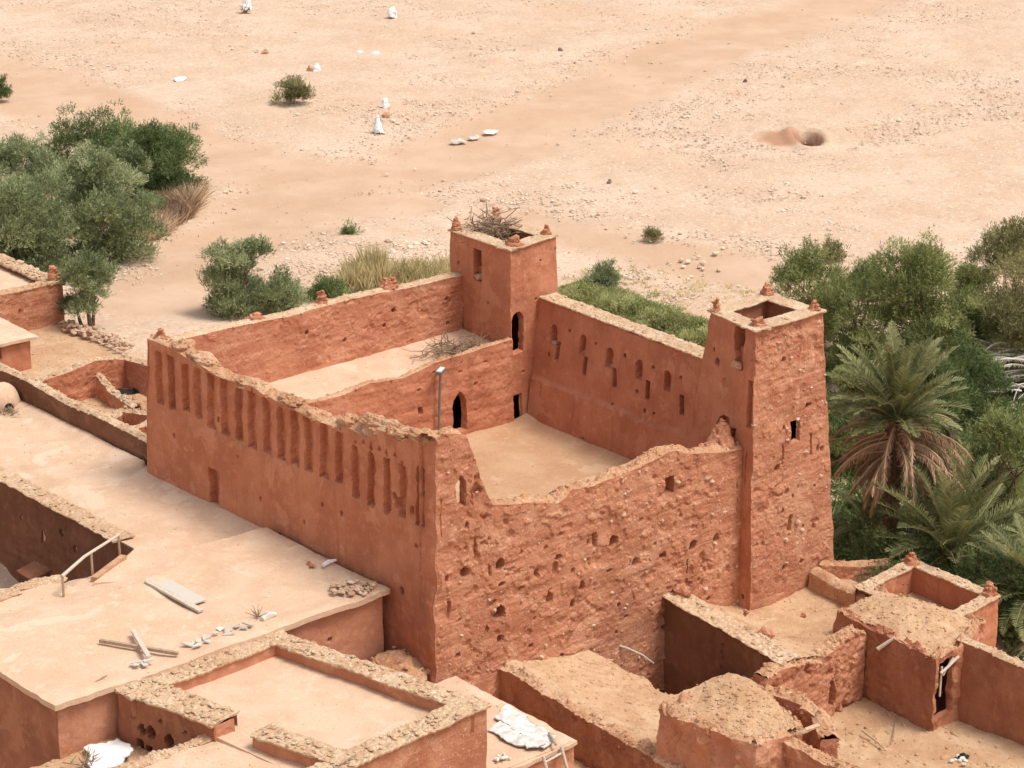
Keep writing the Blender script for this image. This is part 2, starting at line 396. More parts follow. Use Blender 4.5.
def sheet(name, q, mat, parent=None, res=.15, amp=.05, fine=.015, seed=2, hfun=None, stones=0, ssz=(.03, .08), smooth=True, skirt=0., rag=0., maxn=260):
    """A ground or roof surface over the corners q (four 3D points in order), gently uneven; skirt closes its edges downwards."""
    q = [np.asarray(v, float) for v in q]
    nu = min(maxn, max(3, int(np.linalg.norm(q[1] - q[0]) / res))); nv = min(maxn, max(3, int(np.linalg.norm(q[3] - q[0]) / res)))
    u, v = np.meshgrid(np.linspace(0, 1, nu), np.linspace(0, 1, nv), indexing='ij'); u, v = u[..., None], v[..., None]
    P = q[0] * (1 - u) * (1 - v) + q[1] * u * (1 - v) + q[2] * u * v + q[3] * (1 - u) * v
    if rag:
        ev = np.minimum(np.minimum(u, 1 - u), np.minimum(v, 1 - v))[..., 0] < 1e-6
        P[..., 0] += ev * rag * fbm(P, .7, seed + 31, 3); P[..., 1] += ev * rag * fbm(P, .7, seed + 37, 3)
    P[..., 2] += amp * fbm(P, 2.2, seed, 4) + fine * fbm(P, .3, seed + 7, 3)
    if hfun is not None: P[..., 2] += hfun(P, u[..., 0], v[..., 0])
    F = gridf(nu, nv)
    c0 = np.cross(P[1, 0] - P[0, 0], P[0, 1] - P[0, 0])
    mb = MB(); mb.add(P.reshape(-1, 3), F[:, ::-1] if c0[2] < 0 else F)
    if skirt:
        ring = np.concatenate([P[:, 0], P[-1, 1:], P[-2::-1, -1], P[0, -2::-1]])
        R = np.stack([ring, ring - ZZ * skirt], 1); mb.grid(R, flip=c0[2] > 0)
    if stones:
        k = RNG.integers(0, nu * nv, stones)
        mb.stones(P.reshape(-1, 3)[k] + RNG.normal(0, res / 3, (stones, 3)) * [1, 1, 0], RNG.uniform(*ssz, stones), .6)
    return mb.build(name, mat, parent, smooth)

def lump(name, c, r, mat, parent, seed=0, amp=.22):
    """A weathered shapeless mass of mud."""
    n, m = 70, 44; a = np.linspace(0, 2 * np.pi, n + 1)[None]; t = np.linspace(-.5 * np.pi, .5 * np.pi, m)[:, None]
    P = np.stack([np.cos(t) * np.cos(a), np.cos(t) * np.sin(a), np.sin(t) + 0 * a], -1); k = 1 + amp * fbm(P, .9, seed, 4) * 1.6 + .16 * fbm(P, .35, seed + 4, 4) - .16 * sstep(.2, .5, fbm(P, .5, seed + 6, 3)); k[:, -1] = k[:, 0]
    Q = P * k[..., None] * np.asarray(r) + np.asarray(c); mb = MB().grid(Q); j = RNG.integers(0, n * m, 40); mb.stones(Q[:, :-1].reshape(-1, 3)[j], RNG.uniform(.03, .1, 40) * min(1, max(r)), .8)
    return mb.build(name, mat, parent, False)
def on_plane(px, py, p0, p1, p2):
    p0 = np.asarray(p0, float); n = np.cross(np.asarray(p1) - p0, np.asarray(p2) - p0); d = ray(px, py); return CAM + d * (((p0 - CAM) @ n) / (d @ n))

def lip(root, row, n_in, w, mat, seed, drop=.12, hump=.10, rough=.16, stones=10, inset=.0):
    """A low crumbling rim of mud along a wall's top row, sinking into the roof behind it."""
    n = np.array([n_in[0], n_in[1], 0.]); n = n / np.linalg.norm(n)
    B = row + n * (w + .25 * fbm(row, .9, seed + 4, 3)[:, None]) - ZZ * drop
    return mud_top('roof_edge', row, B, mat, root, hump, rough, seed, 10, stones)

def finial(base, w, h, parent, mat=None, seed=0, blunt=False, lean=(0, 0)):
    """A stepped corner pinnacle of mud and stones."""
    w *= .85; h *= .82; n = 10; m = 13
    t = np.linspace(0, 1, m)[:, None]; a = np.linspace(0, 2 * np.pi, n + 1)[None, :]
    step = np.where(t < .28, 1, np.where(t < .6, .76, .48)) if not blunt else np.where(t < .45, 1, .78)
    r = w / 2 * (step * (1 - .25 * t))
    r = np.where(t > .97, r * .3, r)
    sq = 1 / np.maximum(np.abs(np.cos(a + .4)), np.abs(np.sin(a + .4))) ** .95
    P = np.stack([r * sq * np.cos(a) + lean[0] * t * h, r * sq * np.sin(a) + lean[1] * t * h, t * h + 0 * a], -1) + np.asarray(base)
    d = np.stack([fbm(P, .22, seed + k * 40, 3) for k in range(3)], -1) * .13; d[:, -1] = d[:, 0]
    P = P + d
    mb = MB().grid(P, flip=False); top = P[-1].mean(0) + [0, 0, .03]
    mb.add(np.vstack([P[-1], top[None]]), [[i, i + 1, n + 1] for i in range(n)])
    k = RNG.integers(0, m * n, 9); mb.stones(P.reshape(-1, 3)[k], .09, .8)
    return mb.build('finial', mat or M['rammed'], parent, False)

# ------------------------------------------------------------------ terrain height
CTRL = np.array([(9, 41, 3.45), (0, 42, 3.4), (-12, 42, 3.4), (14, 47, 2.8), (20, 47, 1.9), (25, 48, 1.2), (22, 61, .9), (5, 62, 2.0), (-8, 60, 2.6), (32, 69, .2),
    (43, 33, 0), (33, 30, .2), (27, 16, -1), (26, -2, -1.6), (36, 10, -.9), (30, -15, -2.2), (60, 20, 0), (22, -14, -3.4), (12, -14, -6), (4, -12, -6.5), (9, -3, -7.5),
    (2, -2, -6), (-10, 0, -3), (10, 10, -3), (-10, 20, -1.2), (-22, 30, -.5), (4, 26, 2.2), (60, 60, 0), (90, 30, -.2), (40, 90, .2), (100, 100, .3), (140, 60, 0), (60, 140, .5), (160, 160, .5), (0, 110, .8), (130, 0, -.5), (60, -10, -1)], float)
def terrain_z(x, y):
    x = np.asarray(x, float); y = np.asarray(y, float)
    w = 1 / (((x[..., None] - CTRL[:, 0]) ** 2 + (y[..., None] - CTRL[:, 1]) ** 2) + 9) ** 2
    h = (w * CTRL[:, 2]).sum(-1) / w.sum(-1)
    f = (x - CAM[0]) * FH[0] + (y - CAM[1]) * FH[1]; r = (x - CAM[0]) * RT[0] + (y - CAM[1]) * RT[1]
    hill = np.where(f < 72, 37.5 - np.maximum(f, -30) * .56, -50)       # the slope the viewer stands on
    far = np.clip(f - 420, 0, None) * .05
    return np.maximum(h, hill) + far
def ground_at(px, py):
    z = 0.
    for _ in range(12):
        p = at(px, py, z); z = float(terrain_z(p[0], p[1]))
    return at(px, py, z)

# ================================================================== SETTING: riverbed
def polydist(x, y, pts):
    d = np.full(x.shape, 1e9)
    for a, b in zip(pts[:-1], pts[1:]):
        ab = b - a; t = np.clip(((x - a[0]) * ab[0] + (y - a[1]) * ab[1]) / (ab @ ab), 0, 1)
        d = np.minimum(d, np.hypot(x - a[0] - t * ab[0], y - a[1] - t * ab[1]))
    return d
TRACKS = [([(-60, 62), (40, 92), (130, 128), (220, 168), (320, 182), (420, 172), (500, 142), (580, 105), (680, 62), (800, 18), (900, -20)], 5.5),
          ([(320, 182), (265, 215), (225, 262), (190, 300), (150, 335)], 5.0),
          ([(250, 240), (330, 215), (400, 205)], 3.0),
          ([(520, 222), (600, 240), (680, 258), (760, 275), (860, 292)], 3.2),
          ([(0, 95), (60, 110)], 4)]
TRK = [(np.array([at(x, y, 0)[:2] for x, y in p]), w) for p, w in TRACKS]
def sandiness(x, y):
    P = np.stack([x, y, 0 * x], -1); s = np.zeros(x.shape)
    wob = 2.2 * fbm(P, 9., 70, 4)
    for p, w in TRK:
        s = np.maximum(s, 1 - sstep(w * .55, w * 1.35, polydist(x, y, p) + wob))
    return s
PIT = at(808, 141, -.2)
def make_terrain():
    f1 = np.concatenate([np.linspace(-60, 60, 25)[:-1], np.linspace(60, 100, 60)[:-1], np.linspace(100, 250, 560)[:-1], np.geomspace(250, 1500, 40)])
    r1 = np.concatenate([-np.geomspace(1000, 62, 26)[:-1], np.linspace(-62, 62, 400)[:-1], np.geomspace(62, 1000, 26)])
    f, r = np.meshgrid(f1, r1, indexing='ij')
    x = CAM[0] + f * FH[0] + r * RT[0]; y = CAM[1] + f * FH[1] + r * RT[1]
    z = terrain_z(x, y); P = np.stack([x, y, 0 * x], -1)
    sand = sandiness(x, y)
    z = z + .16 * fbm(P, 7, 3, 4) + (.07 + .05 * (1 - sand)) * fbm(P, 1.6, 5, 3) * (f > 90) - .12 * sand
    d = np.hypot(((x - PIT[0]) * RT[0] + (y - PIT[1]) * RT[1]) / .95, ((x - PIT[0]) * FH[0] + (y - PIT[1]) * FH[1]) / 2.6) + .22 * fbm(P, 1.5, 8, 3)
    z = z - 2.6 * sstep(1.05, .75, d) + .3 * np.exp(-((d - 1.6) / .4) ** 2)
    mb = MB(); mb.grid(np.stack([x, y, z], -1), tint=sand.reshape(-1), flip=True)
    m, nt, b = new_mat('riverbed_sand')
    pos = N(nt, 'ShaderNodeNewGeometry').outputs['Position']
    t = N(nt, 'ShaderNodeAttribute'); t.attribute_name = 'tint'
    sandc = mixc(nt, ramp(nt, mnoise(nt, pos, .16, 5, .6), .35, .7), (.50, .325, .212), (.555, .385, .268))
    grav = mixc(nt, ramp(nt, mnoise(nt, pos, .12, 6, .65), .38, .66), (.525, .362, .25), (.585, .432, .318))
    grav = mixc(nt, ramp(nt, mnoise(nt, pos, .9, 6, .7), .5, .72), grav, (.52, .345, .225))
    g2 = mixc(nt, ramp(nt, mnoise(nt, pos, 2.6, 3, .7), .54, .70), grav, (.42, .285, .19))
    g2 = mixc(nt, ramp(nt, mnoise(nt, pos, 3.6, 3, .7), .55, .70), g2, (.70, .59, .47))
    c = mixc(nt, t.outputs['Fac'], g2, sandc)
    c = mixc(nt, ramp(nt, mnoise(nt, pos, .05, 5, .6), .55, .7), c, mixc(nt, .5, c, (.56, .36, .23)))
    v = N(nt, 'ShaderNodeVectorMath', operation='DISTANCE'); nt.links.new(pos, v.inputs[0]); v.inputs[1].default_value = (PIT[0] - 1.0, PIT[1] + .9, -.6)
    wn = N(nt, 'ShaderNodeMath', operation='MULTIPLY_ADD'); nt.links.new(mnoise(nt, pos, .9, 4), wn.inputs[0]); wn.inputs[1].default_value = 2.2; nt.links.new(v.outputs['Value'], wn.inputs[2])
    c = mixc(nt, ramp(nt, wn.outputs[0], 4.6, 3.0), c, (.40, .215, .13))      # red subsoil dug out of the pit
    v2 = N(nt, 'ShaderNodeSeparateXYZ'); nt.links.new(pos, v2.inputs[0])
    c = mixc(nt, ramp(nt, v2.outputs[2], -.75, -1.15), c, mixc(nt, ramp(nt, wn.outputs[0], 7, 5.5), c, (.24, .115, .068)))   # dark subsoil, with the pit's shade painted into its colour
    nt.links.new(c, b.inputs['Base Color'])
    bp = N(nt, 'ShaderNodeBump'); bp.inputs['Strength'].default_value = .35; bp.inputs['Distance'].default_value = .2
    nt.links.new(mnoise(nt, pos, 2.2, 6, .7), bp.inputs['Height']); nt.links.new(bp.outputs[0], b.inputs['Normal'])
    o = mb.build('riverbed', m, None, True); o['kind'] = 'structure'
make_terrain()

# gravel (uncountable) and the larger stones one can tell apart
def scatter(n, px0, px1, py0, py1):
    p = []
    while len(p) < n:
        x = RNG.uniform(px0, px1, n); y = RNG.uniform(py0, py1, n)
        d = FW + RT * ((x - 512) / FOC)[:, None] - UP * ((y - 384) / FOC)[:, None]
        q = CAM + d * ((-CAM[2]) / d[:, 2])[:, None]
        s = sandiness(q[:, 0], q[:, 1]); clump = fbm(q * [1, 1, 0], 11., 91, 4)
        k = (RNG.uniform(0, 1, n) < (1 - s) * sstep(-.45, .5, clump) + .015)
        q = q[k]; q[:, 2] = terrain_z(q[:, 0], q[:, 1]); p += list(q)
    return np.array(p[:n])
g = MB(); pts = scatter(42000, -60, 1084, -20, 330); pts = pts[np.hypot(pts[:, 0] - PIT[0], pts[:, 1] - PIT[1]) > 4.2]
g.stones(pts + [0, 0, .02], RNG.uniform(.03, .085, len(pts)) * RNG.choice([1, 1, 1, 1, 1.8], len(pts)), .6, tint=np.clip(RNG.normal(.6, .3, len(pts)), 0, 1))
tag(g.build('gravel', M['rstone'], None, False), 'loose pale gravel strewn over the dry riverbed', 'gravel', None, 'stuff')
protos = []
for k in range(8):
    b = MB(); P = ICO * RNG.uniform(.8, 1.15, (12, 1)); b.add(P * [1, .8, .55], ICOF, tint=[.15, .3, .5, .65, .8, .9, 1, .95][k]); protos.append(b)
spots = list(scatter(150, 0, 1024, 0, 330))
for (cx, cy, sx, sy, n) in [(420, 243, 30, 6, 16), (690, 268, 40, 14, 18), (620, 60, 40, 10, 8), (1000, 120, 30, 20, 8), (560, 50, 30, 12, 6), (840, 245, 40, 10, 10), (120, 40, 40, 15, 8)]:
    for _ in range(n): spots.append(ground_at(cx + random.gauss(0, sx / 2), cy + random.gauss(0, sy / 2)))
me_cache = {}
for i, p in enumerate(spots):
    k = random.randrange(8); s = random.choice([.1, .12, .15, .2, .28])
    if k not in me_cache:
        o = protos[k].build('river_stone', M['rstone'], None, False); me_cache[k] = o
    else:
        o = me_cache[k].copy(); C.objects.link(o)
    o.location = (p[0], p[1], float(terrain_z(p[0], p[1])) + s * .2); o.scale = (s, s, s); o.rotation_euler = (0, 0, random.uniform(0, 6.28))
    tag(o, 'pale angular stone lying loose on the dry riverbed', 'stone', 'loose stones on the riverbed')

# ================================================================== KASBAH
KB = thing('mud_brick_kasbah', 'large red earth kasbah with two square corner towers around an open courtyard', 'kasbah', (9.5, 10, 0))
nX, nx, nY, ny = (1, 0, 0), (-1, 0, 0), (0, 1, 0), (0, -1, 0)

# ---- niched facade (plane x = 0, seen from the west)
fprof = [(0, 10.45), (.9, 10.5), (1.5, 10.5), (2.4, 10.46), (3.0, 10.36), (4.2, 10.28), (5.2, 10.15), (6.2, 10.1), (8.4, 10.35), (9., 10.2), (11.5, 10.1), (13.2, 10.05), (14.4, 10.1), (15.0, 10.35), (16.3, 10.2), (16.9, 10.75), (17.9, 10.85), (18.4, 10.6), (19.2, 11.0), (20.2, 11.1), (20.7, 11.2)]
fprof = [(s / 20.7, z) for s, z in fprof]
ff = []
fx = lambda px, py: on_x(px, py, 0)
ny_ = 19
for i in range(ny_):
    Y = 18.95 - i * (18.0 / (ny_ - 1)) + random.uniform(-.06, .06)
    zb_ = 7.72 + .1 * math.sin(i * .7) + random.uniform(-.12, .1); zt_ = 10.08 - .05 * (i / ny_) + random.uniform(-.1, .08)
    if i == 0: zb_ -= .1
    if i in (14, 15, 16, 17): zt_ -= .25; zb_ -= .1
    ff.append(feat('part', (0, Y, (zb_ + zt_) / 2), .58 if i < 14 else .46, zt_ - zb_, .28, 'rect' if i % 3 else 'arch', 'niche', None, rag=.09))
    if i > 3:
        ff.append(feat('hole', (0, Y + random.uniform(-.05, .05), zt_ + .14), .16, .16, .18, 'round', rag=.04))
for Y in (4.4, 3.9, 3.4, 2.9, 2.4):
    ff.append(feat('hole', (0, Y, 10.05), .24, .26, .16, 'tri', rag=.03))
ff.append(feat('hole', (0, 3.0, 8.9), .3, .35, .3, 'round')); ff.append(feat('hole', (0, 2.2, 8.1), .4, .5, .3, 'round', rag=.08)); ff.append(feat('hole', (0, 1.4, 8.05), .25, .4, .3, 'round'))
for (px, py, w, h, d) in [(176, 435, .18, .2, .3), (219, 419, .22, .3, .3), (263, 498, .2, .25, .3), (325, 503, .18, .2, .25), (344, 513, .22, .28, .35), (307, 521, .18, .3, .3), (283, 535, .3, .3, .1), (405, 590, .3, .4, .2), (419, 545, .2, .2, .12), (395, 495, .25, .3, .3), (372, 448, .2, .25, .3), (240, 456, .2, .15, .1)]:
    ff.append(feat('hole', fx(px, py), w, h, d, 'round', rag=.05))
ff.append(feat('part', fx(217, 488), .75, 1.75, .3, 'rect', 'blocked_opening', None, rag=.12))
W1, tA = patch('facade_wall', (-.25, 20.9, -3), (-.25, -.12, -3), (0, 0, 11.4), (0, 19.75, 11.4), nx, M['plaster'], KB, ff, .045, lambda P: .045 + .08 * np.exp(-np.abs(P[..., 1]) / .7), lambda P: .02 + .03 * np.exp(-np.abs(P[..., 1]) / .7), 0, fprof, (7.45, .05), 31)
# the base is battered
_, tB = patch('facade_inner_wall', (.75, 0, 3), (.75, 20.4, 3), (.7, 19.75, 11.2), (.7, 0, 11.2), nX, M['coursed'], KB, (), .12, .05, .02, .03, [(1 - s, z + .02) for s, z in fprof[::-1]], None, 22)
mud_top('wall_top', tA, tB[::-1], M['cap'], W1, .1, .24, 23, 10, 9)
for Y_, z_, a_, b_ in ((12.6, 10.2, .7, .24), (9.6, 10.2, .8, .28), (7.9, 10.1, .5, .2), (5.6, 10.3, .75, .34), (4.1, 10.6, .9, .42), (2.6, 10.85, .8, .3), (1.0, 11.1, .85, .28), (16.4, 10.35, .9, .3), (17.6, 10.5, .5, .34)):
    lump('merlon_stub', (.36, Y_, z_), (.44, a_, b_), M['cap'], W1, int(Y_ * 10), .35)

# ---- eroded front wall (plane y = 0)
gprof = [(-.25, 11.35), (.3, 11.4), (1.2, 11.2), (1.42, 11.0), (1.78, 10.0), (2.1, 9.1), (2.6, 7.95), (3.4, 7.75), (4.8, 7.5), (6.0, 7.15), (6.5, 7.25), (7.0, 7.42), (9.1, 7.4), (10.8, 7.5), (12.2, 7.75), (12.8, 7.7), (13.5, 7.4), (15.2, 7.05), (16.8, 6.8)]
gprof = [((s + .25) / 17.05, z) for s, z in gprof]
fy = lambda px, py: on_y(px, py, 0)
gf = [feat('part', fy(461, 491), .50, 1.3, .3, 'point', 'window', None, True, .03),
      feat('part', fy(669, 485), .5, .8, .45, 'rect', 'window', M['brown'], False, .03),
      feat('hole', fy(594, 540), .32, .75, .3, 'rect', rag=.1)]
for (px, py, w, h, d) in [(613, 541, .45, .5, .4), (499, 612, .7, .55, .5), (492, 604, .3, .3, .2), (581, 585, .45, .5, .3), (555, 568, .4, .65, .2), (549, 598, .3, .55, .3), (499, 564, .4, .5, .35), (634, 562, .4, .4, .3),
                          (663, 555, .3, .35, .3), (691, 544, .4, .45, .4), (715, 538, .4, .45, .3), (708, 597, .35, .25, .4), (475, 546, .2, .6, .2), (446, 578, .2, .3, .2), (560, 535, .3, .2, .15), (520, 588, .3, .2, .2), (448, 612, .15, .9, .15),
                          (530, 645, .2, .2, .2), (455, 655, .2, .3, .2), (560, 655, .3, .2, .25), (474, 590, .35, .5, .12), (640, 520, .3, .3, .12), (600, 610, .25, .2, .15), (545, 548, .25, .3, .12), (680, 515, .2, .25, .12), (521, 552, .2, .25, .15)]:
    gf.append(feat('hole', fy(px, py), w, h, d, 'round', rag=.09))
for _ in range(26):
    px_, py_ = random.uniform(445, 728), random.uniform(520, 655); q_ = fy(px_, py_)
    if -1 < q_[2] < np.interp((q_[0] + .25) / 17.05, [g_[0] for g_ in gprof], [g_[1] for g_ in gprof]) - .4: gf.append(feat('hole', q_, random.uniform(.14, .34), random.uniform(.14, .45), random.uniform(.15, .4), 'round', rag=.1))
gf.append(feat('hole', fy(686, 566), .1, .75, .2, 'rect', rag=.03)); gf.append(feat('hole', fy(736, 500), .09, 2.2, .14, 'rect', rag=.04)); gf.append(feat('hole', fy(440, 520), .08, 1.8, .1, 'rect', rag=.05))
W2, uA = patch('front_wall', (-.25, -.12, -3), (16.8, -.12, -3), (16.8, 0, 11.4), (0, 0, 11.4), ny, M['rammed'], KB, gf, .045, lambda P: .07 + .055 * np.exp(-np.abs(P[..., 0]) / .7), lambda P: .024 + .024 * np.exp(-np.abs(P[..., 0]) / .7), .11, gprof, None, 31, studs=(120, (.035, .10)))
_, uB = patch('front_wall_inner', (16.8, .75, 3), (-.2, .75, 3), (-.2, .75, 11.4), (16.8, .75, 11.4), nY, M['coursed'], KB,
              [feat('hole', fy(461, 491) + [.5, .75, -.2], 1.0, 1.7, .06, 'rect', through=True)], .10, .06, .03, .06, [(1 - s, z) for s, z in gprof[::-1]], None, 32)
mud_top('wall_top', uA, uB[::-1], M['cap'], W2, .08, .26, 33, 10, 9)
# ---- back wall (inner face y = 20) with its clay lumps
bprof = [(0, 10.35), (.2, 10.28), (.4, 10.1), (.6, 10.12), (.8, 9.95), (1, 9.85)]
bf = [feat('hole', on_y(px, py, 20), .22, .25, .3, 'round', rag=.05) for px, py in ((391, 310), (381, 324), (446, 298), (447, 323), (300, 330), (340, 338))]
W3, vA = patch('back_wall', (.3, 19.15, 6.8), (18, 20, 6.8), (18, 20, 10.4), (.3, 19.05, 10.4), ny, M['coursed'], KB, bf, .06, .05, .028, .07, bprof, None, 41)
_, vB = patch('back_wall_outer', (18, 20.85, -1), (-.1, 20.6, -1), (-.1, 19.75, 10.4), (18, 20.7, 10.4), nY, M['plaster'], KB, (), .15, .05, .02, 0, [(1 - s, z) for s, z in bprof[::-1]], None, 42)
mud_top('wall_top', vA, vB[::-1], M['coping'], W3, .10, .07, 43, 8, 6)
for px, py, w, h in ((252, 311, .9, .5), (320, 298, .7, .75), (388, 283, .9, .6), (394, 282, .6, .5)):
    p = on_y(px, py + 3, 20.1); finial((p[0], 19.5 + p[0] * .05, 10.1), w, h, W3, M['rammed'], int(px))
finial((.4, 19.4, 10.35), .7, .75, W3, M['rammed'], 3, lean=(-.1, 0))

# ---- right wall (inner face x = 19.3): niches in pairs with slits
SWa, SWb, SWc, SWd = (18.95, 16.4, 3.0), (18.9, .6, 3.0), (18.75, .6, 9.55), (20.0, 16.6, 9.55)
sw = lambda px, py: on_plane(px, py, SWa, SWb, SWd)
LIT_SILL = []
rw = []
ox, oy, sc_ = 480, 270, .2474
for (ax, ay, bx, by) in [(302, 262, 317, 326), (425, 300, 436, 385), (542, 350, 560, 430), (667, 398, 700, 480), (790, 440, 845, 538)]:
    rw.append(feat('part', sw(ox + ax * sc_, oy + ay * sc_), .48, .98, .36, 'arch', 'niche', None, rag=.05)); LIT_SILL.append(rw[-1]['c'] - [0, 0, .42])
    rw.append(feat('part', sw(ox + bx * sc_, oy + by * sc_), .26, .9, .6, 'rect', 'slit_window', None, rag=.02))
for (ax, ay) in [(485, 293), (610, 340), (730, 383), (850, 422), (282, 340), (370, 243), (655, 487), (425, 680), (680, 565), (545, 540), (720, 575)]:
    rw.append(feat('hole', sw(ox + ax * sc_, oy + ay * sc_), .2, .2, .3, 'round', rag=.05))
rprof = [(0, 9.12), (.35, 9.1), (.7, 9.16), (1, 9.2)]
W4, _a = patch('side_wall', SWa, SWb, SWc, SWd, nx, M['plaster'], KB, rw, .05, .05, .014, 0, rprof, (5.3, .16), 51)
patch('side_wall_outer', (19.9, .6, -2), (21.1, 16.6, -2), (20.85, 16.6, 9.7), (19.6, .6, 9.7), nX, M['plaster'], KB, (), .15, .05, .02, 0, [(0, 9.2), (1, 9.1)], None, 52)
coping('coping', (19.96, 16.45, 9.2), (18.98, 3.2, 9.27), (.997, -.07), .8, M['coping'], W4, .13, .08, .07, .06, 53, 16)
for c_ in LIT_SILL: lump('lit_sill', c_ + [.1, 0, -.02], (.2, .22, .13), M['cap'], W4, int(c_[1] * 9), .3)  # pale lumps added at the niche bottoms, their lit look put into the colour
# cracked foot of the side wall, a rough plinth line
MB().box((9.5, 18.3, 3.12), (17, 4.2, .1)).build('room_floor', M['umber'], KB)
# ---- terrace block along the back wall
tf = [feat('part', on_y(458.5, 409, 16.2) + [0, 0, -.1], .84, 2.0, .3, 'point', 'doorway', None, True, rag=.02),
      feat('part', on_y(420, 411, 16.2), .26, .38, .35, 'rect', 'slit_window', None, rag=.02)]
for px, py in ((433, 372), (418, 390), (486, 362), (460, 372), (475, 384)):
    tf.append(feat('hole', on_y(px, py, 16.2), .25, .2, .12, 'round', rag=.06))
tprof = [(0, 7.1), (.1, 7.0), (.22, 7.15), (.4, 7.0), (.5, 7.25), (.62, 7.05), (.72, 7.4), (.85, 7.45), (1, 7.5)]
TR, wA = patch('terrace_wall', (.6, 16.1, 3.1), (17.95, 16.1, 3.1), (17.95, 16.2, 7.5), (.6, 16.2, 7.5), ny, M['plaster'], KB, tf, .05, .05, .022, .03, tprof, None, 61)
wB = wA + [0, .75, -.28] + np.stack([0 * wA[:, 0], .12 * fbm(wA, .8, 5), 0 * wA[:, 0]], -1)
mud_top('wall_top', wA, wB, M['cap'], TR, .12, .12, 62, 10, 4)
sheet('terrace_roof', [(.6, 16.5, 6.98), (18, 16.5, 7.0), (18, 20.05, 7.1), (.6, 20.05, 7.25)], M['roof'], TR, .1, .06, .02, 63, stones=60)
sheet('courtyard_floor', [(.6, .6, 3.15), (19.4, .6, 3.15), (19.4, 16.3, 3.2), (.6, 16.3, 3.2)], M['court'], KB, .12, .06, .012, 64, lambda P, u, v: .22 * sstep(.93, 1, u) + .2 * sstep(.9, 1, v), 90, (.02, .06))

# ---- towers
def tower(label, base, top, zb, zt, feats, mats, capw, seed, hollow, fin, ncap=.13):
    """base/top: (x0, x1, y0, y1) at zb and zt; feats and mats per side w, s, e, n."""
    T = None
    A, B = base, top
    V3 = lambda p, z: (p[0], p[1], z)
    q = {sd: (V3(A[i], zb), V3(A[j], zb), V3(B[j], zt), V3(B[i], zt), nn) for sd, i, j, nn in (('s', 0, 1, ny), ('w', 3, 0, nx), ('e', 1, 2, nX), ('n', 2, 3, nY))}
    root = None
    for side in 'swen':
        bl, br, tr, tl, n = q[side]
        o, _ = patch('tower', bl, br, tr, tl, n, mats.get(side, mats['s']), KB if root is None else root, feats.get(side, ()), (.045 if side in 'sw' else .12), (.085 if seed == 71 else .05), .034 if mats.get(side, mats['s']) != M['plaster'] else .014, .09 if mats.get(side, mats['s']) != M['plaster'] else 0, seed=seed, fparent=root, studs=(75, (.035, .10)) if side == 's' and seed == 71 else None)
        if root is None: root = o; o['label'] = label
        else: o.name = 'tower_face'
    zc = zt + .05; w = capw
    cn = np.mean(np.array(B), 0); I = []
    for i in range(4):
        p_, q_ = np.array(B[i]), np.array(B[(i + 1) % 4]); d = (q_ - p_) / np.linalg.norm(q_ - p_); n = np.array([-d[1], d[0]])
        coping('coping', V3(p_, zc + .004 * (i % 2)), V3(q_, zc + .004 * (i % 2)), n, w, M['coping'], root, ncap, .07, .03, .05, seed + 1 + i, 3, .035, (ncap, ncap))
    for i in range(4):
        p_, l_, r_ = np.array(B[i]), np.array(B[i - 1]), np.array(B[(i + 1) % 4]); I.append(p_ + (l_ - p_) / np.linalg.norm(l_ - p_) * (w - .05) + (r_ - p_) / np.linalg.norm(r_ - p_) * (w - .05))
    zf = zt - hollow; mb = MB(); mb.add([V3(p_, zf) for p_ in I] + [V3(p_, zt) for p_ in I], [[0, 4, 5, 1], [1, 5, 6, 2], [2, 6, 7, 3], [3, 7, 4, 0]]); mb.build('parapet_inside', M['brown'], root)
    sheet('tower_roof', [V3(p_, zf) for p_ in I], M['dirt'], root, .15, .05, .02, seed + 6)
    for (x, y, w_, h_, bl_) in fin:
        finial((x, y, zt + .03), w_, h_, root, M['rammed'], seed + int(x * 7 + y), bl_)
    return root

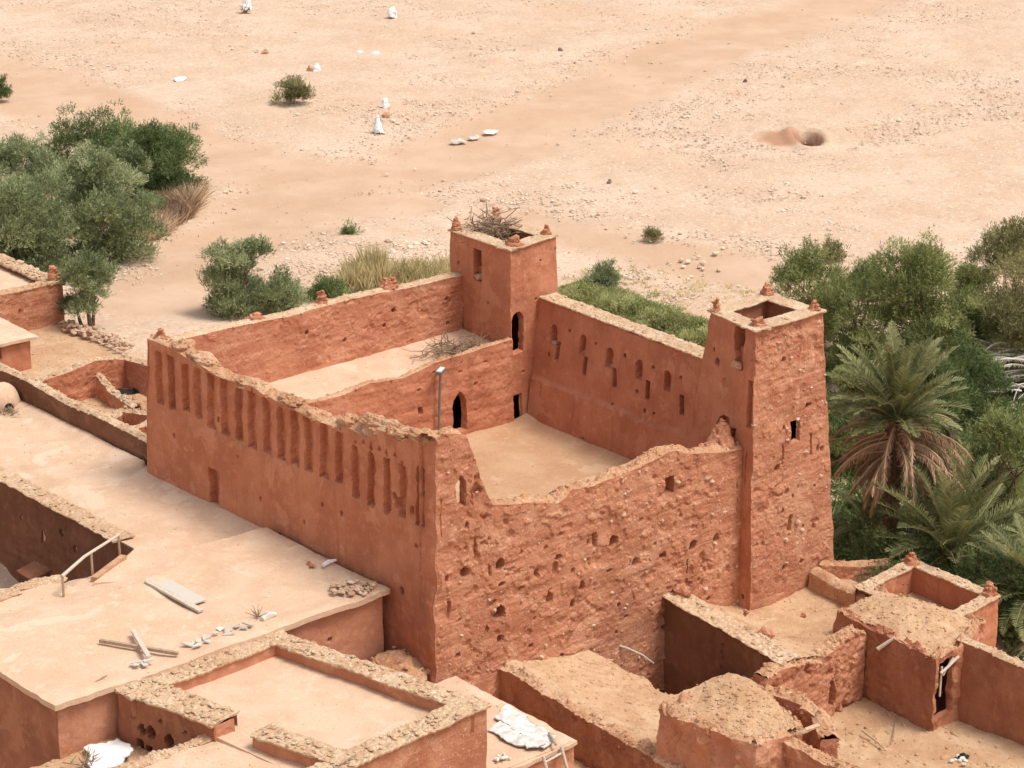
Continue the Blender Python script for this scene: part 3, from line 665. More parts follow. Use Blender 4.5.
sx = lambda px, py: on_y(px, py, -.7)
wx = lambda px, py: on_x(px, py, 16.72)
T1 = tower('tall tapering tower of rough earth with one dark square window high on its face', [(16.74, -.85), (22.6, -.85), (22.6, 4.5), (16.5, 4.7)], [(16.8, -.5), (20.95, -.5), (21.15, 2.95), (17.4, 2.65)], -3.0, 12.2,
    {'s': [feat('part', sx(797, 432), .62, 1.0, .16, 'rect', 'window', None, True, rag=.03), feat('hole', sx(809, 407), .28, .28, .35, 'round', rag=.04), feat('hole', sx(784, 455), .13, 1.0, .14, 'rect', rag=.04), feat('hole', sx(812, 445), .13, 1.1, .14, 'rect', rag=.04),
           feat('part', sx(790, 523), .22, .85, .3, 'rect', 'slit_window', None, rag=.05), feat('hole', sx(758, 351), .12, .15, .2, 'round'), feat('hole', sx(757, 363), .22, .2, .3, 'round'), feat('hole', sx(798, 350), .12, .12, .2, 'round'), feat('hole', sx(775, 341), .12, .12, .2, 'round'),
           *[feat('hole', sx(random.uniform(762, 825), random.uniform(345, 575)), random.uniform(.14, .3), random.uniform(.14, .4), random.uniform(.15, .35), 'round', rag=.1) for _ in range(16)], feat('hole', sx(751, 470), .09, .9, .15, 'rect', rag=.04), feat('hole', sx(780, 495), .5, .2, .14, 'round', rag=.1), feat('hole', sx(815, 520), .5, .2, .12, 'round', rag=.1), feat('hole', sx(800, 560), .5, .25, .12, 'round', rag=.1)],
     'w': [feat('part', wx(748.5, 405), .34, 2.1, .3, 'rect', 'niche', None, rag=.05), feat('hole', wx(744, 470), .1, 1.6, .14, 'rect', rag=.04), feat('hole', wx(741, 597), .3, .3, .3, 'round', rag=.06), feat('part', wx(735, 341), .62, 1.1, .7, 'rect', 'window', None, rag=.05), feat('hole', wx(735, 360), .58, .9, .3, 'rect', rag=.06), feat('hole', wx(710, 364), .3, .4, .4, 'round', rag=.06), feat('hole', wx(719, 425), .75, .85, .45, 'round', rag=.14), feat('hole', wx(730, 434), .35, .45, .5, 'rect', rag=.05), feat('hole', wx(706, 352), .15, .2, .2, 'round'), feat('hole', wx(720, 385), .5, .5, .1, 'round', rag=.12)]},
    {'s': M['rammed'], 'w': M['plaster'], 'e': M['rammed']}, .62, 71, 1.3,
    [(17.5, 2.4, .45, .75, False), (20.85, 2.65, .55, .75, False), (20.7, -.2, .45, .55, False), (17.3, -.2, .66, .42, True)])
sy = lambda px, py: on_y(px, py, 16.28)
vx = lambda px, py: on_x(px, py, 18.0)
T2 = tower('plastered square tower rising over the terrace with a tall arched opening', [(17.95, 16.2), (21.8, 16.4), (21.8, 21.3), (17.95, 21.2)], [(17.9, 16.35), (21.25, 16.85), (21.35, 21.2), (18.1, 21.0)], -1.5, 11.9,
    {'s': [feat('part', sy(519, 333), .86, 2.05, .3, 'arch', 'window', None, True, rag=.02), feat('part', sy(515.5, 409), 1.0, 1.45, .16, 'rect', 'doorway', None, True, rag=.02), feat('hole', sy(546, 262), .15, .15, .2, 'round'), feat('hole', sy(540, 300), .2, .15, .2, 'round'), feat('hole', sy(525, 372), .3, .15, .1, 'round', rag=.08)],
     'w': [feat('part', vx(477.5, 259), .62, .95, .8, 'rect', 'window', None, rag=.03), feat('hole', vx(477.5, 274), .6, .7, .3, 'rect', rag=.03), feat('hole', vx(488, 303), .16, .18, .25, 'round'), feat('hole', vx(457, 263), .16, .2, .25, 'round')]},
    {'s': M['plaster'], 'w': M['plaster']}, .68, 81, .9,
    [(18.3, 20.8, .55, .75, False), (21.0, 20.9, .6, .8, False), (20.95, 17.2, .6, .65, False), (18.5, 16.75, .85, .55, True)], .1)
finial((18.3, 20.2, 9.85), .6, .95, KB, M['rammed'], 9, lean=(.15, 0))
# ruined stub where the front wall ran into the tower
lump('ruined_stub', (16.25, .75, 6.7), (.62, .55, 1.15), M['rammed'], W2, 5)
lump('ruined_stub', (15.5, .7, 6.6), (.6, .5, .62), M['rammed'], W2, 6)

lump('lit_sill', vx(477.5, 277) + [.12, 0, 0], (.2, .3, .14), M['cap'], T2, 3, .3)  # brightness of the lit window sill given by a paler lump
lump('lit_sill', wx(735, 366) + [.12, 0, 0], (.2, .28, .16), M['cap'], T1, 4, .3)  # same here: pale colour stands in for light on the sill

# ================================================================== HOUSES AND RUINS
def block(root, poly, zb, zt, mat, feats=None, res=.08, amp=.05, fine=.02, pits=.0, sides=None, seed=100, mats=None, name='wall'):
    """Outer walls over a counter-clockwise plan; zt: height per corner. Returns the top rows by side."""
    rows = {}; n = len(poly); zt = [zt] * n if np.isscalar(zt) else zt
    for i in range(n):
        if sides is not None and i not in sides: continue
        (x0, y0), (x1, y1) = poly[i], poly[(i + 1) % n]
        nn = (y1 - y0, -(x1 - x0), 0)
        o, r = patch(name, (x0, y0, zb), (x1, y1, zb), (x1, y1, zt[(i + 1) % n]), (x0, y0, zt[i]), nn, (mats or {}).get(i, mat), root, (feats or {}).get(i, ()), res, amp, fine, pits, None, None, seed)
        rows[i] = r
    return rows
def wall2(root, a, b, th, zb, prof, mat, seed, name='wall', feats=(), res=.08, amp=.06, fine=.025, pits=.06, top='cap', ntop=.14, hump=.08, stones=6, back=True, topmat=None):
    """A free wall: a -> b its outer foot line (outward to the right of a -> b), prof [(fraction, z)] its broken top."""
    a, b = np.asarray(a, float), np.asarray(b, float); d = (b - a) / np.linalg.norm(b - a); n = np.array([d[1], -d[0]]); zm = max(p[1] for p in prof)
    A3 = lambda p, z: (p[0], p[1], z)
    o, r1 = patch(name, A3(a, zb), A3(b, zb), A3(b, zm), A3(a, zm), (*n, 0), mat, root, feats, res, amp, fine, pits, prof, None, seed)
    a2, b2 = a - n * th, b - n * th
    _, r2 = patch('wall_inside', A3(b2, zb), A3(a2, zb), A3(a2, zm), A3(b2, zm), (*-n, 0), mat, root, (), res, amp, fine, pits, [(1 - f, z) for f, z in prof[::-1]], None, seed + 1)
    if top == 'cap': mud_top('wall_top', r1, r2[::-1], topmat or M['cap'], root, hump, ntop, seed + 2, 9, stones)
    for (p, p2, z) in ((a, a2, prof[0][1]), (b2, b, prof[-1][1])):
        patch('wall_end', A3(p2, zb), A3(p, zb), A3(p, z), A3(p2, z), (*(d if p is b2 else -d), 0), mat, root, (), res, amp, fine, 0, None, None, seed)
    return o, r1, r2

# ---- dirt platform west of the kasbah (natural ground of the village)
YARD = sheet('dirt_yard', [(-5.2, 10.3, 4.12), (.1, 10.2, 4.0), (1.2, 37.6, 3.72), (-5.2, 37.6, 3.72)], M['roof'], None, .14, .10, .02, 201,
    lambda P, u, v: .35 * sstep(21.5, 20.3, P[..., 1]) * sstep(-2.2, -.2, P[..., 0]) * 0 + .25 * np.exp(-((P[..., 0] + .1) / .6) ** 2) * (P[..., 1] < 20.8) + .22 * np.exp(-((P[..., 0] - .5) / .5) ** 2) * (P[..., 1] > 21.5), 160, (.02, .07), skirt=5)
YARD['kind'] = 'structure'
YU = sheet('upper_yard', [(.9, 33.9, 3.85), (8.3, 34.1, 3.7), (9.6, 44.5, 3.7), (.5, 44.5, 3.9)], M['dirt'], None, .15, .10, .03, 202, None, 200, (.03, .1), skirt=4)
YU['kind'] = 'structure'

# ---- long low wall on the line of the facade
LW = thing('boundary_wall', 'long low earth wall with a crumbling pale top running up to the kasbah corner', 'wall', (.9, 27, 3.7))
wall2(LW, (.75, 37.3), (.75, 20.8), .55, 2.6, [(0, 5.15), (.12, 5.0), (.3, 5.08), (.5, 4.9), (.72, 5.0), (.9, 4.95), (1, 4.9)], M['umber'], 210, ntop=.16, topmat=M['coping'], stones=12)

# ---- ruined enclosure behind it
RU = thing('ruined_enclosure', 'roofless ruin of low broken walls between the low boundary wall and the kasbah corner', 'ruin', (4.4, 28, 3))
wall2(RU, (1.3, 33.75), (7.2, 33.75), .5, 2.4, [(0, 4.2), (.2, 4.35), (.45, 4.5), (.7, 4.75), (.9, 4.6), (1, 4.4)], M['plaster'], 220, ntop=.2, topmat=M['coping'], stones=14)
wall2(RU, (7.15, 34.2), (7.15, 22), .5, 2.2, [(0, 4.4), (.2, 4.65), (.4, 4.5), (.7, 4.3), (1, 4.2)], M['coursed'], 224, ntop=.2, topmat=M['coping'], stones=12)
wall2(RU, (2.0, 29.0), (4.6, 29.4), .5, 2.2, [(0, 3.3), (.4, 3.6), (.7, 3.3), (1, 3.5)], M['rammed'], 228, ntop=.3, topmat=M['coping'], stones=14)
wall2(RU, (4.2, 29.4), (4.6, 24), .5, 2.2, [(0, 3.5), (.3, 3.8), (.6, 3.9), (1, 4.0)], M['coursed'], 232, ntop=.2, topmat=M['coping'], stones=14)
wall2(RU, (1.4, 26.2), (7.0, 26.6), .5, 2.2, [(0, 3.9), (.4, 3.7), (.7, 4.1), (1, 4.2)], M['coursed'], 236, ntop=.2, topmat=M['coping'], stones=14)
sheet('rubble_floor', [(1.2, 21, 3.0), (7.2, 21, 2.9), (7.2, 33.8, 2.9), (1.2, 33.8, 3.0)], M['dirt'], RU, .14, .25, .06, 240, None, 260, (.04, .16))
wall2(RU, (5.2, 33.4), (5.0, 29.6), .4, 2.2, [(0, 4.1), (.3, 3.7), (.6, 3.5), (1, 3.4)], M['coursed'], 241, ntop=.25, topmat=M['coping'], stones=16)
wall2(RU, (4.7, 27.6), (7.0, 27.9), .4, 2.2, [(0, 3.6), (.4, 3.3), (.7, 3.8), (1, 4.0)], M['rammed'], 244, ntop=.25, topmat=M['coping'], stones=16)
for k_, (x_, y_) in enumerate(((3.2, 31.4), (6.2, 30.6), (2.6, 27.4), (5.6, 25.2))): lump('rubble_mound', (x_, y_, 2.95), (.9, .7, .5), M['dirt'], RU, 245 + k_, .4)
p = at(126, 391, 3.05)
b = MB(); P = ICO.copy(); 
for k in range(7): b.stones(np.array([p + RNG.normal(0, .3, 3) * [1.4, 1, .2]]), .3, .35)
tag(b.build('rubbish_heap', M['black'], None, loc=p), 'small heap of black rubbish inside the roofless ruin', 'rubbish')

# ---- stone row at the edge of the upper yard
SR = MB(); L0, L1 = at(64, 326, 3.85), at(128, 349, 3.85)
pp = np.array([L0 + (L1 - L0) * t + RNG.normal(0, .22, 3) * [1, 1, 0] + [0, 0, abs(random.gauss(.1, .15))] for t in RNG.uniform(0, 1, 240)])
SR.stones(pp, RNG.uniform(.06, .2, 240), .6, RNG.uniform(0, .55, 240))
tag(SR.build('stone_wall', M['stone'], None, loc=(L0 + L1) / 2), 'low tumbled row of stones at the foot of the lone young tree', 'wall')

# ---- two houses at the far left
H1 = thing('stone_rimmed_house', 'red earth house whose flat roof has a stony rim and a small corner pinnacle', 'house', (4.5, 47, 3.6))
pl = [(-6, 43.2), (9.25, 43.2), (9.25, 52), (-6, 52)]
block(H1, pl, 2, [6.05, 6.05, 6.0, 6.0], M['rammed'], {0: [feat('hole', on_y(20, 312, 43.2), .2, .3, .2, 'round')]}, .09, .07, .03, .08, (0, 1, 3), 250)
coping('coping', (9.25, 43.1, 6.1), (9.25, 52, 6.2), (-1, 0), .75, M['coping'], H1, .08, .14, .14, .07, 251, 26, .08, (0, 0), (.06, .16))
coping('coping', (-6, 43.2, 5.95), (9.2, 43.2, 6.1), (0, 1), .7, M['cap'], H1, .05, .1, .10, .08, 252, 8, .08)
sheet('roof', [(-6, 43.7, 5.7), (8.6, 43.7, 5.7), (8.6, 52, 5.75), (-6, 52, 5.75)], M['roof'], H1, .15, .08, .02, 253, None, 60)
finial((8.9, 43.55, 6.15), .65, 1.0, H1, M['rammed'], 4, True)
H2 = thing('flat_roofed_house', 'house with a thin overhanging pale flat roof behind the round earthen oven', 'house', (0, 39.5, 3.7))
block(H2, [(-6, 37.4), (3.85, 37.4), (3.85, 41.5), (-6, 41.5)], 2.5, 5.4, M['plaster'], {0: [feat('part', on_y(-6, 352, 37.4), .8, .9, .5, 'rect', 'window')]}, .09, .04, .012, 0, (0, 1), 260)
sheet('roof', [(-6, 37.1, 5.62), (4.2, 37.1, 5.5), (4.2, 42, 5.62), (-6, 42, 5.75)], M['roof'], H2, .12, .05, .015, 262, None, 20, skirt=.16, rag=.07)

# ---- round earthen oven and the twigs beside it
p = at(2, 407, 3.74); OV = thing('earth_oven', 'pale rounded clay oven standing on the yard below the flat roofed house', 'oven', p)
a = np.linspace(0, 2 * np.pi, 41)[None]; t = np.linspace(0, 1, 18)[:, None]
r = .92 * np.sqrt(np.clip(1 - (t * 1.0) ** 2.2, 0, 1)); Pn = np.stack([r * np.cos(a), r * np.sin(a), t * 1.25 + 0 * a], -1); Pn = Pn + (.035 * fbm(Pn * [1, 1, 1], .5, 9, 3))[..., None]; Pn[:, -1] = Pn[:, 0]
mb = MB().grid(Pn + p, flip=False); mb.build('dome', M['roof'], OV, True)
mb = MB(); yy = (p + [-.1, -.93, .22]); mb.tube([yy, yy + [0, .25, 0]], [.24, .2], 14); mb.build('mouth', M['black'], OV)
TW = MB(); q = at(10, 414, 3.74)
for k in range(60):
    d0 = np.array([random.gauss(0, .3), random.gauss(0, .3), abs(random.gauss(.1, .1))]); d = np.array([random.gauss(0, 1), random.gauss(0, 1), random.uniform(0, .7)]); d *= random.uniform(.3, .7) / np.linalg.norm(d)
    TW.tube([q + d0, q + d0 + d * .5 + RNG.normal(0, .05, 3), q + d0 + d], [.016, .013, .006], 5, random.random())
tag(TW.build('brushwood', M['twig'], None, loc=q), 'bundle of dry brushwood dropped beside the clay oven', 'firewood')

# ---- sunken courtyard, lower left
SC = thing('sunken_courtyard', 'deep courtyard with dark mud walls and a stony rim sunk beside the big pale roof', 'courtyard', (-9.5, 18, 0))
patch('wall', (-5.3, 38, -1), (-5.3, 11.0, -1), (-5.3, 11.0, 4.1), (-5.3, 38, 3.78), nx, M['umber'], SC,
    [feat('hole', on_x(62, 533, -5.3), .3, .35, .35, 'round', rag=.06), feat('hole', on_x(43, 537, -5.3), .4, .5, .3, 'round', rag=.08), feat('hole', on_x(75, 549, -5.3), .28, .3, .3, 'round', rag=.05), feat('hole', on_x(21, 518, -5.3), .2, .25, .3, 'round'), feat('part', on_x(34, 588, -5.3), .9, 1.7, .8, 'rect', 'doorway', None, True, rag=.02)], .08, .05, .015, .02, seed=270)
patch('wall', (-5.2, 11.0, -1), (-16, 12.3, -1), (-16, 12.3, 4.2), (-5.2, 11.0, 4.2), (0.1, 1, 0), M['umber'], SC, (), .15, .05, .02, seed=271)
patch('wall', (-16, 38, -1), (-5.3, 38, -1), (-5.3, 38, 5), (-16, 38, 5), ny, M['plaster'], SC, (), .2, .05, .02, seed=272)
coping('coping', (-5.42, 38, 3.9), (-5.42, 14.3, 4.18), (1, 0), .75, M['coping'], SC, .1, .07, .07, .06, 273, 16, .07)
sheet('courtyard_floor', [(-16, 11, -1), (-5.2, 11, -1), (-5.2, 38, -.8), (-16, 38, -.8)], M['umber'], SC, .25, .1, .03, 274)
c_ = on_x(34, 571, -5.75); mb = MB()
mb.box(c_, (1.0, 1.35, .1), ry=-.22); mb.build('door_canopy', M['brown'], SC)
for dy in (-.5, .5): MB().tube([c_ + [.45, dy, -.35], c_ + [-.35, dy, -.08]], .045, 7).build('canopy_bracket', M['wood'], SC)

# ---- big house with the pale roof, lower left
R1 = thing('pale_roof_house', 'house under a broad smooth pale earth roof strewn with planks and broken slabs', 'house', (-8, 7, 1))
px_ = [(-15.1, 2.6), (-.62, 2.6), (-.56, 10.55), (-6.7, 11.4), (-9.6, 11.1), (-11.9, 12.4), (-15.6, 13.6)]
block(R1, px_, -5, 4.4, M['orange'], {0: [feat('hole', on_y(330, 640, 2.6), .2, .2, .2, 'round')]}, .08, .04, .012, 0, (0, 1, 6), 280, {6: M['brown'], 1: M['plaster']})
def r1h(P, u, v):
    return .12 * fbm(P, 3.5, 283, 3) + .10 * np.exp(-((P[..., 0] + .75) / .5) ** 2) + .06 * np.exp(-((P[..., 1] - 2.7) / .4) ** 2) - .28 * sstep(9.2, 11.6, P[..., 1]) * sstep(-3.5, -6, P[..., 0])
sheet('roof', [(-15.35, 2.35, 4.43), (-.42, 2.35, 4.5), (-.42, 10.7, 4.48), (-15.7, 12.9, 4.43)], M['roof'], R1, .10, .06, .012, 284, r1h, 90, (.02, .06), skirt=.22, rag=.10)
sheet('roof', [(-16, 11.2, 4.25), (-9.3, 10.5, 4.25), (-9.55, 11.5, 4.42), (-15.4, 14.6, 4.45)], M['roof'], R1, .12, .06, .012, 285, None, 30, (.02, .06), skirt=.25, rag=.10)
sheet('roof', [at(93, 583, 4.43), at(127, 556, 4.36), (-4.2, 14.2, 4.0), (-6, 9.4, 4.25)], M['roof'], R1, .1, .04, .012, 286, None, 10, (.02, .05), skirt=.3, rag=.06)
lm = MB(); kk = [at(x, y, 4.45) for x, y in zip(RNG.uniform(2, 60, 90), RNG.uniform(583, 597, 90))]
[lump('roof_edge', at(x, y, 4.36), (.6, .4, .13), M['coping'], R1, int(x), .35) for x, y in ((6, 595), (22, 588), (38, 583), (52, 581))]

def plank(name, p0, p1, w, th, mat, label, cat, group=None, z=4.52, lift=0, bow=0):
    a, b = at(*p0, z), at(*p1, z); c = (a + b) / 2 + [0, 0, th / 2]; L = np.linalg.norm(b - a); rz = math.atan2(b[1] - a[1], b[0] - a[0])
    n = 13; mb = MB(); xs = np.linspace(-L / 2, L / 2, n); prof = [(-w / 2, -th / 2), (w / 2, -th / 2), (w / 2 * .96, th / 2), (-w / 2 * .96, th / 2), (-w / 2, -th / 2)]
    P = np.array([[[x, y * (1 + .06 * math.sin(i * 2.1)), zz + bow * (1 - (2 * x / L) ** 2) + lift * (x / L)] for y, zz in prof] for i, x in enumerate(xs)])
    P = P @ rot(0, 0, rz).T + c; mb.grid(P)
    for e in (0, -1): mb.add(P[e][:4], [[0, 1, 2, 3]])
    return tag(mb.build(name, mat, None, loc=c), label, cat, group)
plank('wooden_plank', (147, 582), (201, 612), .26, .09, M['greywood'], 'long bleached plank lying alone across the middle of the pale roof', 'plank')
plank('wooden_sheet', (163, 583), (199, 603), .75, .05, M['slab'], 'flat weathered board lying behind the long bleached plank', 'board')
plank('wooden_beam', (100, 642), (178, 655), .14, .12, M['wood'], 'thin brown split beam lying under the short crossed plank', 'beam')
plank('short_plank', (133, 631), (149, 658), .18, .08, M['greywood'], 'short pale plank laid across the thin brown beam', 'plank', z=4.66)
b = MB(); q = at(142, 664, 4.5)
for k in range(5): b.box(q + [random.gauss(0, .25), random.gauss(0, .14), .05 + .02 * k], (.35, .2, .03), random.uniform(0, 3), random.uniform(-.2, .2))
tag(b.build('broken_board', M['slab'], None, loc=q), 'small broken white board beside the crossed plank and beam', 'board')
b = MB(); q = at(103, 680, 4.47); b.tube([q + [-.3, 0, .04], q + [0, .05, .07], q + [.32, .2, .04]], [.02, .03, .015], 6); b.tube([q, q + [.1, -.2, .03]], [.02, .01], 6)
tag(b.build('dry_twig', M['wood'], None, loc=q), 'single bent twig near the front corner of the pale roof', 'twig')
# broken slabs along the front edge of the roof
def slab(px, py, s, z, name='broken_slab', label='pale broken plaster slab in the row along the roof edge', group='broken slabs along the roof edge', mat='slab'):
    n = 7; a = np.sort(RNG.uniform(0, 6.28, n)); r = RNG.uniform(.6, 1.1, n) * s
    P = np.stack([r * np.cos(a), .7 * r * np.sin(a), 0 * a], -1); T = P + [0, 0, .05]
    mb = MB(); mb.add(np.vstack([P, T]), [[i, (i + 1) % n, n + (i + 1) % n, n + i] for i in range(n)], random.random()); mb.add(np.vstack([T, T.mean(0)[None]]), [[i, (i + 1) % n, n] for i in range(n)], random.random())
    c = at(px, py, z); o = mb.build(name, M[mat], None); o.location = c; o.rotation_euler = (random.uniform(-.35, .35), random.uniform(-.35, .35), random.uniform(0, 6.28))
    return tag(o, label, 'slab', group)
for px, py in [(188, 645), (194, 642), (199, 641), (205, 638), (210, 636), (215, 634), (220, 630), (197, 646), (207, 642), (226, 630), (233, 628), (238, 626), (243, 628), (248, 625), (229, 633)]:
    slab(px + random.uniform(-2, 2), py, random.uniform(.16, .32), 4.52 + random.uniform(0, .12))
q = at(268, 617, 4.58); b = MB()
b.tube([q + [-.3, -.05, 0], q + [0, .02, .06], q + [.38, .0, .03]], [.10, .15, .05], 9, .9, .12)
tag(b.build('rolled_sack', M['slab'], None, loc=q), 'grey rolled sack at the end of the row of broken slabs', 'sack')
b = MB(); q = at(258, 617, 4.58)
for k in range(14): d = RNG.normal(0, .2, 3); d[2] = abs(d[2]); b.tube([q, q + d * 1.2], [.02, .01], 5)
tag(b.build('twig_tuft', M['twig'], None, loc=q), 'dark tuft of twigs stuck beside the rolled sack', 'twigs')
b = MB(); q = at(350, 589, 4.6)
pp = np.array([at(px, py, 4.58) + [0, 0, abs(random.gauss(0, .08))] for px, py in zip(np.clip(RNG.normal(352, 11, 110), 333, 373), np.clip(RNG.normal(588, 3, 110), 582, 595))])
b.stones(pp, RNG.uniform(.06, .18, 110), .5); tag(b.build('rubble_pile', M['stone'], None, loc=q), 'heap of pale rubble on the roof corner nearest the kasbah wall', 'rubble')
b = MB(); q = at(329, 564, 4.6); b.tube([q + [-.3, -.02, .05], q + [.05, .03, .1], q + [.35, .05, .06]], [.09, .08, .06], 8, .95, .2)
tag(b.build('plastic_wrap', M['white'], None, loc=q), 'crumpled strip of white plastic on the roof edge facing the niched wall', 'rubbish')
q = at(312, 565, 4.55); b = MB(); b.stones(np.array([q + RNG.normal(0, .08, 3) * [1, 1, .2] for _ in range(6)]), .09, .7)
tag(b.build('brick_fragments', M['rammed'], None, loc=q), 'few red brick fragments on the roof edge beside the white plastic strip', 'rubble')
# railing at the stair head
RA = thing('wooden_railing', 'rough pole railing on thin posts at the edge of the sunken courtyard', 'railing', at(95, 572, 4.2))
A_, B_ = at(63, 594, 4.4), at(121, 557, 4.3)
MB().tube([A_ + [0, 0, .75], A_ * .62 + B_ * .38 + [0, 0, .98], B_ + [0, 0, 1.0]], [.07, .065, .055], 9, 0, .06).build('rail', M['greywood'], RA)
for t_, h_ in ((.01, .75), (.5, .95), (.98, 1.0)):
    q = A_ + (B_ - A_) * t_; MB().tube([q - [0, 0, .3], q + [0, 0, h_]], .05, 8, 0, .05).build('post', M['wood'], RA)
b = MB(); e0, e1 = at(94, 580, 4.36), at(124, 559, 4.3); b.box((e0 + e1) / 2, (np.linalg.norm(e1 - e0), .28, .3), math.atan2(e1[1] - e0[1], e1[0] - e0[0])); b.build('foot_beam', M['cap'], RA)

# ---- parapet house in the foreground
R2 = thing('parapet_house', 'flat roofed house with broad straw and stone parapets round a sunken pale roof', 'house', (-8, -2, 1))
K = {'a': (-12.8, 2.3), 'b': (-5.75, 2.5), 'c': (-3.65, -7.25), 'd': (-11.2, -7.7), 'e': (-11.72, -2.2), 'f': (-11.1, -3.6)}
block(R2, [K['d'], K['c'], K['b'], K['a'], K['e']], -7, 4.25, M['orange'], {4: [], 3: [feat('part', at(px, py, 3.35), w_, h_, .45, 'round', 'window', None, rag=.05) for px, py, w_, h_ in []]}, .08, .05, .015, .0, (0, 1, 2, 3), 300, {0: M['rammed'], 1: M['orange']}) if 0 else block(R2, [K['d'], K['c'], K['b'], K['a'], K['e']], -7, 4.25, M['orange'], None, .08, .05, .015, .0, (0, 1, 2), 300, {0: M['rammed'], 1: M['orange']})
ae = np.array(K['e']) - np.array(K['a']); n3 = np.array([ae[1], -ae[0], 0]); n3 /= np.linalg.norm(n3)
def on_ae(px, py):
    a = np.array([*K['a'], 0]); d = ray(px, py); t = ((a - CAM) @ n3) / (d @ n3); return CAM + d * t
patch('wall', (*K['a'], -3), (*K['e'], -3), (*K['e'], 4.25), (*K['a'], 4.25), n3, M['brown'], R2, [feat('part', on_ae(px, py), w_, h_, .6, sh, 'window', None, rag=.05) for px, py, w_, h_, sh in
    [(141, 730, .3, .45, 'round'), (150, 733, .42, .5, 'round'), (140, 749, .36, .8, 'rect'), (149, 752, .3, .5, 'rect'), (169, 741, .4, .5, 'round')]] + [feat('hole', on_ae(px, py), .2, .2, .2, 'round') for px, py in ((160, 722), (185, 733), (133, 717))], .07, .05, .015, 0, seed=305)
patch('wall_end', (*K['e'], 1), (-10.9, -2.2, 1), (-10.9, -2.2, 4.25), (*K['e'], 4.25), (0, -1, 0), M['orange'], R2, (), .08, .06, .03, .05, seed=306)
def cop2(p, q, w, seed, zp=4.32, zq=4.32, ext=(0, 0), nin=None):
    p, q = np.array(p), np.array(q); d = (q - p) / np.linalg.norm(q - p); n = np.array([-d[1], d[0]]) if nin is None else np.array(nin)
    coping('coping', (*p, zp), (*q, zq), n, w, M['coping'], R2, .12, .10, .09, .055, seed, 26, .07, ext, (.04, .13))
    a = p + n * (w + .02); b = q + n * (w + .02)
    patch('parapet', (*b, 3.5), (*a, 3.5), (*a, 4.24), (*b, 4.24), (*n, 0), M['orange'], R2, (), .08, .04, .015, seed=seed + 3)
cop2(K['c'], K['b'], .72, 310, 4.33, 4.33); cop2(K['b'], K['a'], .8, 314, 4.335, 4.335, (.1, .1)); cop2(K['a'], K['e'], 1.15, 318, 4.34, 4.32); cop2(K['d'], K['c'], .78, 322, 4.34, 4.335, (0, .1))
cop2(K['f'], (-10.15, -7.5), .75, 326, 4.32, 4.34)
patch('parapet', (-11.1, -3.6, 2.9), (-10.15, -7.5, 2.9), (-10.15, -7.5, 4.22), (-11.1, -3.6, 4.22), (-1, -.2, 0), M['orange'], R2, (), .08, .04, .015, seed=327)
patch('parapet', (-10.4, -3.45, 2.9), (-11.1, -3.6, 2.9), (-11.1, -3.6, 4.22), (-10.4, -3.45, 4.22), (0, 1, 0), M['orange'], R2, (), .08, .04, .015, seed=328)
sheet('roof', [(-10.8, -7.3, 3.72), (-4.0, -7.0, 3.78), (-6.0, 2.3, 3.8), (-12.35, 2.2, 3.75)], M['roof'], R2, .11, .06, .012, 330, None, 40, (.02, .05), skirt=.5)
sheet('terrace_roof', [(-16.9, -8.0, 3.2), (-10.2, -7.9, 3.80), (-10.2, -2.2, 3.84), (-16.5, -1.3, 3.2)], M['roof'], R2, .12, .08, .02, 331, None, 120, (.02, .08))
wall2(R2, (-11.3, -1.6), (-17, -.8), .55, -3, [(0, 3.75), (.2, 3.55), (.6, 3.4), (1, 3.35)], M['brown'], 332, 'parapet', ntop=.08, topmat=M['coping'], stones=30)
MB().tube([at(340, 764, 4.5), at(358, 752, 4.5)], [.03, .02], 7).build('roof_pole', M['wood'], R2)

# ---- white sheet in the gap between the two houses
def cloth(name, corners, z, label, cat, mat, amp=.12, seed=5, res=.07):
    q = [at(*c, z) for c in corners]; o = sheet(name, q, mat, None, res, amp, amp * .5, seed, skirt=.05, rag=.45); return tag(o, label, cat)
cloth('white_tarp', [(86, 748), (122, 738), (126, 764), (92, 775)], 2.45, 'crumpled white tarpaulin lying in the narrow gap between two houses', 'tarpaulin', M['white'])
block(R2, [(-16.8, -7.9), (-11, -7.8), (-11.3, -1.7), (-16.8, -1.2)], -7, [3.1, 3.6, 3.6, 3.1], M['orange'], None, .12, .05, .015, 0, (0, 2, 3), 334)
sheet('alley_ground', [(-17, -1.2, 2.0), (-11.9, -1.6, 2.1), (-12.7, 2.7, 2.3), (-17, 2.7, 2.2)], M['dirt'], None, .15, .12, .05, 340, None, 120, (.04, .14), skirt=5)['kind'] = 'structure'
b = MB(); q = at(86, 766, 2.4)
for k in range(40): d = RNG.normal(0, .35, 3); d[2] = abs(d[2]) * .8; b.tube([q + RNG.normal(0, .25, 3) * [1, 1, .2], q + d], [.02, .008], 5, random.random())
tag(b.build('dry_brush_heap', M['twig'], None, loc=q), 'dark heap of dry brush beside the white tarpaulin in the gap', 'brushwood')

